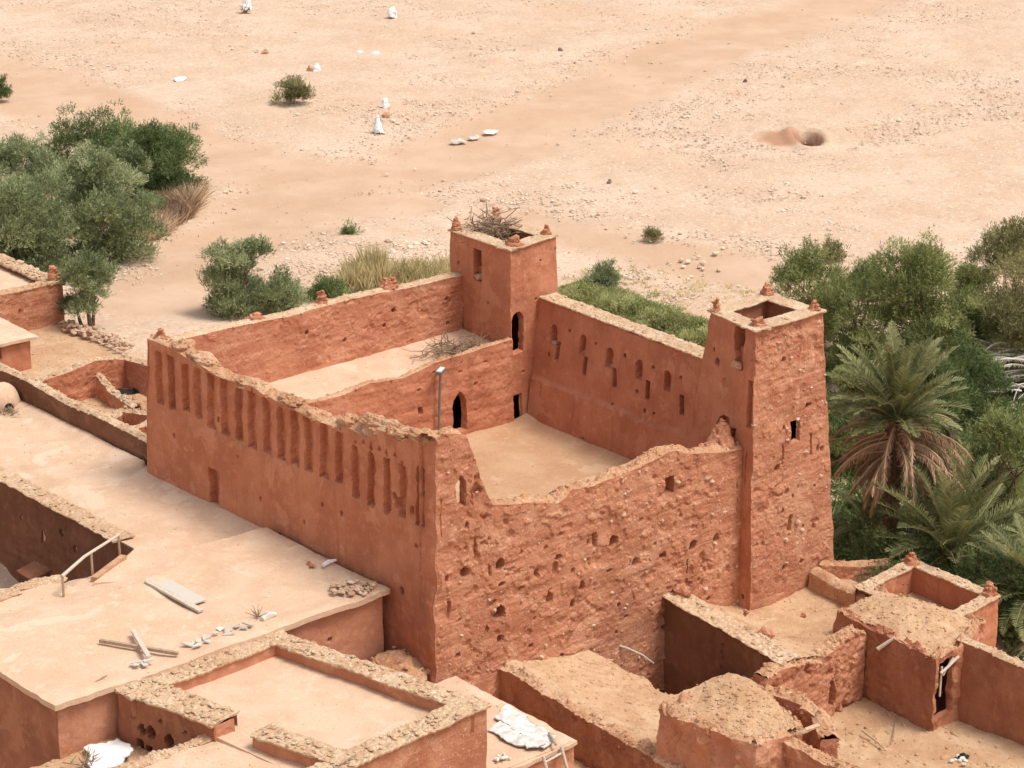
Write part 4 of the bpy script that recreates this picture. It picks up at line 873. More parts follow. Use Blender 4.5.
# ---- low house with the white debris, ladder
R3 = thing('low_roof_house', 'small low house tucked between the parapet house and the dark alley', 'house', (-1.5, -4.5, 0))
block(R3, [(-4, -7.3), (.5, -7.3), (.4, -.6), (-4, -.6)], -7, 1.5, M['orange'], None, .08, .05, .02, .03, (0, 1, 2), 345)
sheet('roof', [(-4.2, -7.45, 1.52), (.55, -7.45, 1.5), (.45, -.5, 1.62), (-4.2, -.5, 1.6)], M['roof'], R3, .1, .07, .015, 346, None, 60, skirt=.15, rag=.12)
for k, (cc, lab) in enumerate([(((494, 716), (506, 706), (559, 735), (545, 745)), 'large crumpled whitewashed sheet spread along the low roof'), (((489, 730), (500, 722), (546, 746), (531, 748)), 'second pale ragged sheet lying in front of the large crumpled one')]):
    cloth('torn_sheet', cc, 1.68 + .03 * (1 - k), lab, 'sheet', M['paper'], .11, 350 + k, .04)
b = MB(); q = at(502, 757, 1.6)
for k in range(12): b.stones(np.array([q + RNG.normal(0, .13, 3) * [1, 1, .2]]), .1, .6, .95)
tag(b.build('white_scraps', M['slab'], None, loc=q), 'few small white scraps on the low roof below the ragged sheets', 'rubbish')
LD = thing('wooden_ladder', 'rough pole ladder leaning against the front of the low roof', 'ladder', (0, -7.9, -1))
l0, l1 = at(543, 760, 1.5), at(561, 750, 1.5)
dn = np.array([.35, -1.2, -3.6])
for e in (l0, l1): MB().tube([e + [0, 0, .15], e + dn * .5, e + dn], .06, 8, 0, .05).build('ladder_rail', M['greywood'], LD)
for t_ in (.03, .2, .4, .6, .8): MB().tube([l0 + dn * t_, l1 + dn * t_], .045, 7).build('rung', M['greywood'], LD)
MB().tube([at(549, 733, 1.75), at(556, 745, 1.75)], .05, 7).build('ladder_rail', M['wood'], LD)

# ---- alley between the low house and the ruins
al = sheet('alley_ground', [(-.7, 2.6, 1.65), (-.7, -16, -2.6), (3.6, -16, -2.8), (3.6, .1, -.9)], M['dirt'], None, .15, .18, .05, 360, None, 160, (.04, .15), skirt=4); al['kind'] = 'structure'
b = MB(); pp = np.array([(random.uniform(-2.6, -.1), random.uniform(.2, 2.3), 1.5 + abs(random.gauss(0, .25))) for _ in range(160)]); b.stones(pp, RNG.uniform(.06, .2, 160), .7); lm_ = lump('t', (-1.2, 1.1, 1.35), (1.5, 1.3, .95), M['cap'], None, 77, .3); n_ = len(lm_.data.vertices); vv = np.zeros(n_ * 3); lm_.data.vertices.foreach_get('co', vv)
b.add(vv.reshape(-1, 3), [list(f_.vertices) for f_ in lm_.data.polygons if len(f_.vertices) == 4]); bpy.data.objects.remove(lm_)
tag(b.build('rubble_mound', M['cap'], None, loc=(-1.2, 1.2, 1.6)), 'mound of fallen earth rubble at the foot of the kasbah corner', 'rubble')
b = MB(); q = at(398, 662, 1.9); b.tube([q + [-.5, .5, .0], q + [1.1, .3, .25]], [.09, .07], 8, 0, .06)
tag(b.build('fallen_beam', M['wood'], None, loc=q), 'single fallen roof beam on the rubble at the kasbah corner', 'beam')

# ---- ruined roof with the dark pit beside it (right foreground)
Q1 = thing('collapsed_roof_house', 'half collapsed house with a sagging stony dirt roof under the eroded kasbah wall', 'ruin', (6, -4, -1))
zQ = lambda x, y: 1.0 - .17 * (x - 3) + .05 * (y + 1) + .0 * x
q1 = [(3.05, -10.2), (10.5, -10.2), (10.5, -.1), (3.05, -.1)]
rq = block(Q1, q1, -4, [.35, -.5, -.2, 1.0], M['brown'], None, .06, .12, .04, .1, (0, 3), 370)
lip(Q1, rq[3], (1, 0), .7, M['cap'], 375, .10, .16, .36, 22)
def q1h(P, u, v):
    x, y = P[..., 0], P[..., 1]
    w = .5 * fbm(P, 1.6, 372, 3)
    return .18 * np.exp(-((x - 3.8) / .45) ** 2) - .25 * np.exp(-((x - 3.1) / .22) ** 2) + .12 * fbm(P, .8, 371, 3) * sstep(7, 4, x) - 4.2 * sstep(7.9, 8.3, x + w * .6) * sstep(-4.8, -4.4, y + w * .6)
sheet('roof', [(3.12, -10.2, .28), (12.3, -10.2, -.8), (12.3, -.02, -.45), (3.12, -.02, .95)], M['dirt'], Q1, .09, .10, .04, 373, q1h, 900, (.03, .11), smooth=False)
QT = thing('tower_foot_house', 'ruined house with a sloping dusty roof at the foot of the tall tower', 'ruin', (16, -3, -1))
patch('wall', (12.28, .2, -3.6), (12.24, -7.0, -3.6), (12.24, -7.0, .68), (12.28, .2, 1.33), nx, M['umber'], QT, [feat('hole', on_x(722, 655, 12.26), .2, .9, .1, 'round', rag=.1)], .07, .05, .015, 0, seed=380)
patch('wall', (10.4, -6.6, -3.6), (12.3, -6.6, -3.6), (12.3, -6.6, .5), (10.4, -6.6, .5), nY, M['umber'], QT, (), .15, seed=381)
coping('coping', (12.2, 0, 1.40), (12.16, -6.9, .76), (1, 0), .95, M['coping'], QT, .10, .06, .08, .05, 382, 22, .07)
sheet('roof', [(12.5, .05, 1.36), (12.5, -6.9, .68), (22.5, -6.9, -.25), (22.5, .3, -.45)], M['dirt'], QT, .09, .12, .035, 383, lambda P, u, v: (-1.0 * sstep(.02, .38, v) * (1 - sstep(.45, 1.0, v)) - .12) * (.45 + .55 * sstep(-6.5, -3, P[..., 1])) + .12, 420, (.025, .09), smooth=False)
for px, py, s in ((683, 592, .3), (766, 634, .27), (700, 607, .13), (745, 612, .12), (803, 616, .12)):
    q = at(px, py, .75 if px > 690 else 1.45); b = MB(); 
    b.stones(np.array([q + RNG.normal(0, s * .3, 3) for _ in range(5)]), s, .9); tag(b.build('earth_lump', M['rammed'], None, loc=q), {683: 'rounded earth lump on the rim where it meets the kasbah wall', 766: 'brown earth lump on the rim halfway along the dark pit', 700: 'small stone on the rim just below the rounded lump', 745: 'small stone lying at the very foot of the tall tower edge', 803: 'lone reddish stone on the dusty roof below the tower face'}[px], 'lump' if s > .2 else 'stone')
b = MB(); q = at(614, 655, -.6); b.tube([q + [0, 0, .5], q + [.35, -.4, .35], q + [.9, -.75, -.0], q + [1.35, -1.0, -.45]], [.05, .045, .04, .03], 7, 0, .05)
tag(b.build('bent_branch', M['greywood'], None, loc=q), 'bent pale branch poking out of the dark pit', 'branch')
# crumbling cross wall
W5 = thing('crumbling_wall', 'thick crumbling stony wall between the dusty roof and the small yard', 'wall', (14.5, -7, -2))
wall2(W5, (10.9, -7.25), (17.3, -6.9), .65, -3.6, [(0, .6), (.12, .75), (.3, .55), (.5, .2), (.54, .15), (.56, .45), (.8, .75), (.9, .8), (1, .45)], M['rammed'], 390, feats=[feat('hole', on_y(832, 692, -7.05), .35, 1.3, .45, 'rect', rag=.12)], res=.05, amp=.12, fine=.05, pits=.16, ntop=.25, hump=.12, stones=24)
# mound block
Q2 = thing('mounded_ruin', 'squat ruined block with a mounded dirt roof and streaked red sides', 'ruin', (5.6, -11, -1))
q2 = [at(*c, z)[:2] for c, z in (((756, 744), 2.45), ((806, 724), 2.45), ((768, 690), 2.4), ((728, 676), 2.5), ((656, 708), 2.5))]
rq = block(Q2, q2, -4.5, [2.4, 2.3, 2.4, 2.5, 2.45], M['rammed'], {4: [feat('hole', at(672, 735, 1.6), .35, 2.2, .10, 'round', rag=.2), feat('hole', at(715, 752, 1.4), .3, 2.0, .08, 'round', rag=.2)]}, .05, .24, .05, .12, (0, 1, 2, 3, 4), 400, {4: M['orange']})
for i in range(5):
    d_ = np.array(q2[(i + 1) % 5]) - np.array(q2[i]); lip(Q2, rq[i], (-d_[1], d_[0]), .5, M['cap'], 404 + i, .12, .10, .4, 18)
cq = np.mean(np.array(q2), 0); pq = [cq + (np.array(q2[i]) - cq) * .93 for i in (0, 1, 3, 4)]
sheet('roof', [(*pq[0], 2.32), (*pq[1], 2.25), (*pq[2], 2.4), (*pq[3], 2.35)], M['dirt'], Q2, .05, .12, .05, 401, lambda P, u, v: .7 * np.exp(-((P[..., 0] - cq[0] - .5) / 1.5) ** 2 - ((P[..., 1] - cq[1] - .6) / 1.6) ** 2) + .15 * fbm(P, .9, 408, 3), 450, (.03, .10), smooth=False)
W7 = thing('arched_ruin_wall', 'broken red wall with a dark stone rimmed hollow behind it beside the mounded block', 'wall', at(805, 745, 1.2))
e0, e1 = at(774, 738, 2.1)[:2], at(852, 772, 2.0)[:2]; e1 = e0 + (e1 - e0) * 1.5
wall2(W7, e0, e1, .55, -4.5, [(0, 2.15), (.2, 2.05), (.45, 1.9), (.7, 1.95), (1, 1.8)], M['rammed'], 410, res=.05, amp=.12, fine=.04, pits=.1, ntop=.25, stones=20)
for (a_, za, b_, zb_, sd) in (((768, 686), 2.3, (806, 697), 2.05, 417), ((803, 697), 2.0, (826, 712), 1.75, 420), ((825, 711), 1.75, (838, 738), 1.35, 423)):
    wall2(W7, at(*b_, zb_)[:2], at(*a_, za)[:2], .7, -4.5, [(0, zb_), (.3, zb_ + .12), (.6, za - .05), (1, za)], M['rammed'], sd, res=.05, amp=.16, fine=.04, pits=.14, ntop=.3, hump=.14, stones=18)
MB().tube([at(797, 734, 2.3), at(806, 731, 2.45), at(819, 725, 2.35)], [.07, .09, .06], 8, .5, .25).build('stone_rim', M['coping'], W7)
# ---- gate block with door, yard wall, roofless room (right edge)
Q3 = thing('gate_block', 'red mud block with a dirt topped roof and a dark doorway framed in poles', 'house', (18.5, -8, -1))
q3 = [(17.05, -10.75), (18.75, -10.75), (21.7, -9.6), (20.6, -4.9), (17.5, -5.0)]
dpos = on_y(945, 686, -10.75)
rq = block(Q3, q3, -3.2, [.75, .85, .7, .7, .75], M['orange'], {0: [feat('part', dpos + [.05, 0, -.1], 1.05, 2.5, 0.2, 'rect', 'doorway', M['brown'], True, rag=.03)]}, .06, .16, .03, .06, (0, 1, 2, 3, 4), 420, {4: M['brown'], 0: M['rammed']})
for i, n_ in ((0, (0, 1)), (1, (-.4, 1)), (2, (-1, .2)), (3, (0, -1)), (4, (1, 0))): lip(Q3, rq[i], n_, .55, M['cap'] if i != 4 else M['rammed'], 424 + i, .14, .12, .4, 14)
sheet('roof', [(17.2, -10.6, .66), (21.5, -9.5, .66), (20.45, -5.0, .62), (17.6, -5.15, .68)], M['dirt'], Q3, .06, .12, .05, 421, lambda P, u, v: .8 * np.exp(-((P[..., 0] - 19.3) / 1.4) ** 2 - ((P[..., 1] + 7.4) / 1.9) ** 2) + .12 * fbm(P, .9, 428, 3) + .1 * (v < .06), 400, (.03, .1), smooth=False)
d0 = dpos + [0, -.05, 0]
for a, b2, r in (((-.36, 0, 1.0), (-.40, -.02, -.3), .05), ((-.5, -.08, .78), (.55, -.1, 1.2), .06), ((-.3, -.04, .6), (.3, -.06, 1.22), .045)):
    MB().tube([d0 + a, (d0 + a + d0 + b2) / 2 + RNG.normal(0, .02, 3), d0 + b2], r, 7, 0, .08).build('door_pole', M['greywood'], Q3)
MB().tube([on_x(880, 648, 17.0) + [-.15, 0, 0], on_x(893, 638, 17.2) + [.1, 0, 0]], [.09, .06], 8, 0, .1).build('roof_beam_end', M['greywood'], Q3)
W6 = thing('yard_wall', 'smooth dark red yard wall running out of frame beside the pole framed doorway', 'wall', (19, -14, -2))
wall2(W6, (18.72, -10.4), (19.1, -17.5), .55, -3.3, [(0, 1.0), (.2, .95), (.4, .85), (.7, .8), (1, .8)], M['brown'], 430, amp=.06, fine=.018, pits=0, ntop=.1, topmat=M['coping'], stones=12)
fl = sheet('yard_floor', [(8.5, -18, -2.75), (19.5, -18, -2.6), (19.0, -6.9, -2.45), (10.5, -6.9, -2.7)], M['dirt'], None, .1, .16, .05, 440, None, 500, (.03, .12)); fl['kind'] = 'structure'
for k, (pts, r, lab) in enumerate([([(893, 742), (896, 722), (899, 705)], .025, 'thin upright stick leaning in the small yard'), ([(862, 732), (878, 744), (886, 752)], .03, 'longer dry stick lying flat in the small yard')]):
    b = MB(); b.tube([at(x, y, -2.45) + [0, 0, .05] for x, y in pts], [r * 1.2, r, r * .7], 6); tag(b.build('dry_stick', M['wood'], None, loc=at(*pts[0], -2.45)), lab, 'stick')
b = MB(); q = at(958, 761, -2.5); b.stones(np.array([q + RNG.normal(0, .18, 3) * [1, 1, .2] for _ in range(7)]), .12, .6, .95); tag(b.build('white_rubble', M['slab'], None, loc=q), 'small white rubble on the yard floor near the dark hole', 'rubble')
b = MB(); q = at(965, 756, -2.5); b.stones(np.array([q + RNG.normal(0, .1, 3) * [1.6, 1, .1] for _ in range(6)]), .16, .35); tag(b.build('dark_hole_patch', M['black'], None, loc=q), 'small black heap standing in for a dark hole in the yard floor', 'ashes')  # black stones added to draw the dark of a hole
Q4 = thing('roofless_room', 'small square roofless room with pale parapet and two corner lumps below the palms', 'house', (22, -6, -1))
k4 = [(20.2, -8.9), (24.0, -8.5), (24.2, -3.5), (20.0, -3.9)]
block(Q4, k4, -3, [.75, .75, .75, .7], M['plaster'], None, .08, .05, .02, .02, (0, 1, 2), 450)
for i in range(4):
    p_, q_ = np.array(k4[i]), np.array(k4[(i + 1) % 4]); d = (q_ - p_) / np.linalg.norm(q_ - p_); n = np.array([-d[1], d[0]])
    coping('coping', (*p_, .8 + .004 * (i % 2)), (*q_, .8 + .004 * (i % 2)), n, .5, M['coping'], Q4, .07, .08, .08, .06, 452 + i, 14, .06)
    a, b2 = p_ + n * .52, q_ + n * .52; patch('parapet', (*b2, -.7), (*a, -.7), (*a, .73), (*b2, .73), (*n, 0), M['plaster'], Q4, (), .1, .05, .02, seed=456 + i)
sheet('roof', [(20.3, -8.6, -.5), (23.8, -8.3, -.5), (24, -3.8, -.5), (20.2, -4.0, -.5)], M['dirt'], Q4, .12, .08, .02, 460)
finial((23.8, -3.8, .8), .7, .6, Q4, M['rammed'], 61); finial((23.7, -8.2, .8), .65, .7, Q4, M['rammed'], 62)
W8 = thing('low_ridge_wall', 'short rounded mud ridge running from the tower foot to the gate block', 'wall', (21.2, -2.6, -.4))
wall2(W8, (20.4, -.9), (20.0, -4.9), .7, -1, [(0, .35), (.4, .25), (.7, .3), (1, .35)], M['cap'], 470, ntop=.08, hump=.2, amp=.08, stones=6)
wall2(W8, (21.2, -.9), (24.3, -2.4), .6, -1.5, [(0, .5), (.3, .3), (.6, .15), (1, .1)], M['rammed'], 474, ntop=.15, hump=.15, amp=.1, stones=10)

# ---- lamp post, brush on the terrace, nest on the tower
q = on_y(438, 426, 15.9); q[2] = 3.2; LP = thing('lamp_post', 'slim grey lamp post with a bright flat head standing by the pointed doorway', 'lamp', q)
tp = on_y(441.5, 371, 15.85)
MB().tube([q, (tp[0] - .05, q[1], tp[2] - .5), (tp[0], q[1], tp[2])], [.07, .06, .055], 10).build('pole', M['steel'], LP)
MB().box(tp + [-.15, -.12, .05], (.62, .32, .14), .5, -.12).build('lamp_head', M['steel'], LP)
MB().box(tp + [-.15, -.12, .135], (.5, .24, .03), .5, -.12).build('lamp_cover', M['lampglass'], LP)
def brush(name, label, cat, c, rx_, ry_, rz_, n, r=.02, L=(.5, 1.2), mat='twig', flat=.35):
    b = MB()
    for k in range(n):
        s = c + np.array([random.gauss(0, rx_), random.gauss(0, ry_), abs(random.gauss(0, rz_))]); d = np.array([random.gauss(0, 1), random.gauss(0, 1), random.gauss(.1, flat)]); d /= np.linalg.norm(d); l = random.uniform(*L)
        if s[2] + d[2] * l < c[2]: d[2] = abs(d[2])
        b.tube([s, s + d * l * .5 + RNG.normal(0, .05, 3), s + d * l], [r, r * .8, r * .4], 5, random.random())
    return tag(b.build(name, M[mat], None, loc=c), label, cat)
brush('brushwood_pile', 'grey pile of dry branches on the terrace roof beside the plastered tower', 'firewood', on_y(455, 347, 17.6) * [1, 1, 0] + [0, 0, 7.05], .75, .5, .18, 170, .022)
brush('stork_nest', 'tangled twig nest heaped on the top of the plastered tower', 'nest', np.array((19.8, 19.9, 11.45)), .55, .55, .42, 420, .03, (.4, 1.0))
for k in range(7):
    b = MB(); x = 18.3 + k * .48; b.tube([(x, 16.8, 11.3 + .1 * (k % 2)), (x + .15, 18.8, 11.42), (x + .2, 20.8, 11.45)], [.08, .075, .07], 8, .3, .05)
    b.build('roof_pole', M['twig'], T2)

# ================================================================== VEGETATION
def leaves(mb, cen, rad, n, size, asp=.3, up=.5, flat=.8, shell=.45, tbase=None, spray=8):
    """n leaves on n/spray twig ends through the clumps (centres cen, radii rad): many small pointed faces with gaps between sprays."""
    cen = np.asarray(cen, float); rad = np.asarray(rad, float); m = n // spray
    w = rad ** 2; ci = RNG.choice(len(cen), m, p=w / w.sum())
    d = RNG.normal(size=(m, 3)); d /= np.linalg.norm(d, axis=1)[:, None]
    d[:, 2] = np.where(d[:, 2] < -.3, -d[:, 2] * .6, d[:, 2])
    r = rad[ci] * (shell + (1.08 - shell) * RNG.uniform(0, 1, m) ** .6) * (1 + .28 * vnoise(d * 1.0 + ci[:, None] * 7.3, .5, 9))
    tw = cen[ci] + d * r[:, None] * np.array([1, 1, flat])
    dirn = d + np.array([0, 0, up]) + RNG.normal(0, .35, (m, 3)); dirn /= np.linalg.norm(dirn, axis=1)[:, None]
    tt = np.clip(RNG.normal(.5, .2, m) + RNG.normal(0, .2, len(cen))[ci], 0, 1)
    k = np.repeat(np.arange(m), spray)
    s = size * RNG.uniform(.6, 1.35, len(k))
    ld = dirn[k] + RNG.normal(0, .5, (len(k), 3)); ld /= np.linalg.norm(ld, axis=1)[:, None]
    p0 = tw[k] + dirn[k] * (RNG.uniform(-.9, .9, len(k)) * size * 1.4)[:, None]
    sd = np.cross(ld, RNG.normal(size=(len(k), 3))); sd /= np.linalg.norm(sd, axis=1)[:, None] + 1e-9
    V = np.stack([p0, p0 + ld * (s * .5)[:, None] + sd * (s * asp * .5)[:, None], p0 + ld * s[:, None], p0 + ld * (s * .5)[:, None] - sd * (s * asp * .5)[:, None]], 1)
    F = (np.arange(len(k))[:, None] * 4 + np.arange(4))
    t = np.clip(tt[k] + RNG.normal(0, .1, len(k)), 0, 1)
    mb.add(V.reshape(-1, 3), F, np.repeat(t, 4))

def tree(name, label, cat, base, W_, H_, mat, nl, lsize, group=None, ncl=18, trunk=True, stems=3, low=.25, asp=.3, up=.5, clr=(.15, .26), skew=(0, 0), seed=0, D_=None, bare=0.):
    rg = np.random.default_rng(seed); base = np.asarray(base, float); D_ = D_ or W_
    if low <= .12 and ncl <= 10: clr = (.25, .38)
    root = thing(name, label, cat, base, group)
    cen = []; rad = []
    while len(cen) < ncl:
        a = rg.uniform(0, 6.28); q = rg.uniform(0, 1) ** .5; z = rg.uniform(low, 1)
        env = math.sqrt(max(0.02, 1 - ((z - (low + .32)) / (1.02 - (low + .3))) ** 2)) if z > low + .32 else .75 + .25 * (z - low) / .32
        r = rg.uniform(*clr) * W_ * (1.1 - .4 * z)
        rr = max(0, env * q - r / W_ * .9)
        c = base + np.array([math.cos(a) * rr * W_ / 2 + skew[0] * z, math.sin(a) * rr * D_ / 2 + skew[1] * z, max(z * H_ - r * .75, r * .6 + low * H_ * .4 if low > .12 else r * .25)])
        cen.append(c); rad.append(r)
    nl = int(nl * 2.3); lsize *= .72; asp *= .75; mb = MB(); leaves(mb, cen, rad, nl, lsize, asp, up)
    # stray shoots break the outline
    sh = [c + np.array([rg.normal(0, .5), rg.normal(0, .5), rg.uniform(.5, 1.1)]) * r for c, r in zip(cen, rad)]
    leaves(mb, sh, np.array(rad) * .45, nl // 8, lsize, asp, up + .4)
    mb.build('crown', mat, root, False)
    if trunk:
        tb = MB()
        for k in range(stems):
            a = rg.uniform(0, 6.28); s0 = base + np.array([math.cos(a) * .12 * stems / 2, math.sin(a) * .12 * stems / 2, -.3])
            e = cen[k % len(cen)]; m1 = s0 * .5 + e * .5 + np.array([rg.normal(0, .12), rg.normal(0, .12), .1 * H_])
            tb.tube([s0, s0 * .7 + m1 * .3 + rg.normal(0, .05, 3), m1, e], [.10 + .012 * H_, .085 + .01 * H_, .06, .025], 8, 0, .06)
            for c in cen[k::stems]:
                tb.tube([m1, (m1 + c) / 2 + rg.normal(0, .15, 3), c], [.05, .035, .012], 6, 0, .06)
        tb.build('trunk', M['bark'], root)
    return root

G = ground_at
PXM = lambda p: FOC / ((np.asarray(p) - CAM) @ FW)
def grow(px, py, wpx, hpx, **k):
    """A tree rooted where the ground shows at (px, py), wpx x hpx pixels of real size at that distance."""
    p = G(px, py); s = PXM(p); return dict(base=p, W_=wpx / s, H_=hpx / s / .95, **k)
# -- grove on the left
tree('tamarisk_tree', 'broad grey green tree in front at the left frame edge behind the stony rimmed house', 'tree', mat=M['leaf_grey'], nl=26000, lsize=.30, ncl=30, seed=1, low=.08, **grow(22, 276, 140, 112))
tree('tamarisk_tree', 'tall round grey green tree in the middle of the left grove', 'tree', mat=M['leaf_grey'], nl=26000, lsize=.30, ncl=30, seed=2, low=.08, **grow(100, 262, 118, 108))
tree('tamarisk_tree', 'grey green tree at the far back left corner of the grove', 'tree', mat=M['leaf_grey'], nl=16000, lsize=.30, ncl=16, seed=3, low=.1, **grow(25, 215, 110, 82))
tree('tamarisk_tree', 'paler grey green tree between the grove centre and the dark green bushes', 'tree', mat=M['leaf_grey'], nl=13000, lsize=.28, ncl=14, seed=4, low=.1, **grow(130, 222, 70, 72))
tree('leafy_tree', 'dark green dense bush like tree topping the back of the left grove', 'tree', mat=M['leaf_dark'], nl=26000, lsize=.26, ncl=26, seed=5, low=.05, **grow(98, 182, 112, 72))
tree('leafy_tree', 'dark green dense tree at the right end of the grove above the dry brush', 'tree', mat=M['leaf_dark'], nl=28000, lsize=.26, ncl=26, seed=66, low=.05, clr=(.2, .3), **grow(160, 196, 96, 74))
tree('young_tree', 'lone young grey green tree with three slim stems beside the tumbled stone row', 'tree', mat=M['leaf_grey'], nl=9000, lsize=.24, ncl=12, seed=7, low=.36, clr=(.2, .3), **grow(88, 331, 62, 84))
tree('desert_bush', 'small dark green bush cut by the left frame edge on the open sand', 'bush', mat=M['leaf_dark'], nl=3000, lsize=.24, ncl=6, seed=8, trunk=False, low=.1, **grow(1, 101, 24, 26))
tree('desert_bush', 'rounded yellow green bush alone on the open riverbed among white litter', 'bush', mat=M['leaf_yel'], nl=4200, lsize=.26, ncl=7, seed=9, trunk=False, low=.1, **grow(293, 105, 40, 24))
# -- behind the back wall
tree('tamarisk_bush', 'feathery grey green bush standing just beyond the back wall of the kasbah', 'bush', mat=M['leaf_grey'], nl=24000, lsize=.22, ncl=24, seed=10, low=.1, up=.9, clr=(.18, .28), **grow(243, 316, 84, 84))
tree('tamarisk_bush', 'lower grey green bush right beside the feathery one beyond the back wall', 'bush', mat=M['leaf_grey'], nl=8000, lsize=.2, ncl=10, seed=11, low=.12, up=.7, **grow(282, 314, 56, 46))
tree('low_shrub', 'low dark shrub between the grey bush and the yellow grass', 'shrub', mat=M['leaf_dark'], nl=3500, lsize=.2, ncl=8, seed=12, trunk=False, low=.1, **grow(328, 299, 40, 22))
tree('low_shrub', 'tiny dark green shrub flattened on the sand above the yellow grass', 'shrub', mat=M['leaf_dark'], nl=900, lsize=.18, ncl=5, seed=13, trunk=False, low=.05, **grow(345, 235, 24, 6))
tree('low_shrub', 'bluish green round shrub at the far end of the green crop strip', 'shrub', mat=M['leaf_grey'], nl=4000, lsize=.2, ncl=8, seed=14, trunk=False, low=.1, **grow(605, 287, 40, 22))
tree('low_shrub', 'small yellowish tuft alone on the gravel above the crop strip', 'shrub', mat=M['leaf_yel'], nl=1200, lsize=.2, ncl=5, seed=15, trunk=False, low=.1, **grow(654, 239, 24, 12))
tree('low_shrub', 'thin yellowish shrub on the gravel above the dense trees', 'shrub', mat=M['leaf_yel'], nl=1800, lsize=.22, ncl=6, seed=16, trunk=False, low=.1, **grow(832, 262, 34, 20))
# -- trees on the right
tree('leafy_tree', 'rounded green tree directly behind the top of the tall tower', 'tree', mat=M['leaf_mid'], nl=22000, lsize=.24, ncl=20, seed=20, low=.08, **grow(812, 335, 110, 90))
tree('leafy_tree', 'large feathery green tree rising behind the tallest palm', 'tree', mat=M['leaf_mid'], nl=34000, lsize=.25, ncl=26, seed=21, low=.06, **grow(915, 395, 150, 150))
tree('leafy_tree', 'green tree filling the space between the tall tower and the large feathery tree', 'tree', mat=M['leaf_mid'], nl=20000, lsize=.24, ncl=18, seed=22, low=.06, **grow(862, 365, 100, 104))
tree('thin_tree', 'olive yellow airy tree at the right frame edge above the heap of grey fronds', 'tree', mat=M['leaf_yel'], nl=34000, lsize=.26, ncl=28, seed=23, up=1.0, low=.04, **grow(1005, 376, 130, 150))
tree('leafy_tree', 'green bushy tree at the right edge below the heap of grey fronds', 'tree', mat=M['leaf_mid'], nl=22000, lsize=.2, ncl=18, seed=24, low=.05, **grow(1000, 515, 125, 112))
tree('leafy_tree', 'smaller green tree growing between the tallest palm and the right edge bush', 'tree', mat=M['leaf_dark'], nl=16000, lsize=.2, ncl=16, seed=25, low=.05, **grow(945, 480, 100, 115))
tree('leafy_tree', 'dark undergrowth bush at the foot of the tallest palm', 'bush', mat=M['leaf_dark'], nl=12000, lsize=.2, ncl=14, seed=26, trunk=False, low=.1, **grow(905, 590, 150, 56))
tree('leafy_tree', 'dark undergrowth bush beside the palm shoots below the frame edge palms', 'bush', mat=M['leaf_dark'], nl=10000, lsize=.2, ncl=12, seed=27, trunk=False, low=.1, **grow(1005, 625, 110, 80))

tree('leafy_tree', 'dense green tree wedged between the tall tower side and the tallest palm', 'tree', mat=M['leaf_mid'], nl=18000, lsize=.22, ncl=18, seed=28, low=.05, **grow(852, 470, 70, 110))
tree('leafy_tree', 'bushy green tree filling the gap between the feathery tree and the olive yellow one', 'tree', mat=M['leaf_mid'], nl=18000, lsize=.24, ncl=20, seed=30, low=.05, **grow(965, 345, 80, 78))
tree('leafy_tree', 'darker green tree behind the dead fronds right of the tallest palm', 'tree', mat=M['leaf_dark'], nl=16000, lsize=.22, ncl=16, seed=29, low=.05, **grow(965, 425, 90, 90))
# -- crop strip beyond the side wall, yellow grass beyond the back wall, dry brush fence
def tufts(name, label, cat, poly, n, hgt, mat, spread=.35, blades=10, width=.05):
    """Upright blades growing in tufts inside the pixel quadrilateral's ground area."""
    q = [G(*p) for p in poly]; mb = MB()
    u = RNG.uniform(0, 1, n); v = RNG.uniform(0, 1, n)
    P = (q[0] * ((1 - u) * (1 - v))[:, None] + q[1] * (u * (1 - v))[:, None] + q[2] * (u * v)[:, None] + q[3] * ((1 - u) * v)[:, None])
    P[:, 2] = terrain_z(P[:, 0], P[:, 1]); hv = hgt * (.65 + .5 * (fbm(P, 2.5, 77, 3) + .4)); keep = fbm(P, 1.7, 78, 3) > -.42; P, hv = P[keep], hv[keep]
    k = np.repeat(np.arange(len(P)), blades); m = len(k)
    d = RNG.normal(0, spread, (m, 3)); d[:, 2] = 1; d /= np.linalg.norm(d, axis=1)[:, None]; L = hv[k] * RNG.uniform(.55, 1.2, m)
    b = P[k] + RNG.normal(0, .12, (m, 3)) * [1, 1, 0]; s = np.cross(d, RNG.normal(size=(m, 3))); s /= np.linalg.norm(s, axis=1)[:, None]
    bend = d * [1, 1, 0] * .5
    V = np.stack([b - s * width * .4, b + s * width * .4, b + (d + bend * .3) * (L * .6)[:, None] + s * width * .5, b + (d + bend) * L[:, None], b + (d + bend * .3) * (L * .6)[:, None] - s * width * .5], 1)
    F = np.arange(m)[:, None] * 5 + np.arange(5)
    mb.add(V.reshape(-1, 3), F, np.repeat(np.clip(RNG.normal(.5, .2, m) + .9 * fbm(P, 3, 79, 3)[k], 0, 1), 5))
    return tag(mb.build(name, mat, None), label, cat, None, 'stuff')
tufts('green_crop', 'strip of bright green crop growing beyond the side wall of the kasbah', 'crop', [(555, 292), (590, 283), (730, 338), (706, 362)], 2600, .6, M['crop'], .55, 12, .08)
for k, (px, py, w, h) in enumerate([(585, 300, 40, 14), (630, 318, 44, 16), (675, 335, 48, 20), (700, 350, 44, 20), (650, 330, 40, 14)]):
    tree('crop_bush', ['pale bushy clump at the tower end of the crop strip', 'bushy clump in the crop strip below the bluish shrub', 'taller bushy clump past the middle of the crop strip', 'bushy clump in the crop strip nearest the tall tower', 'short bushy clump hidden close behind the side wall coping'][k], 'bush', mat=M['crop'], nl=6000, lsize=.2, ncl=9, seed=40 + k, trunk=False, low=.08, **grow(px, py, w, h))
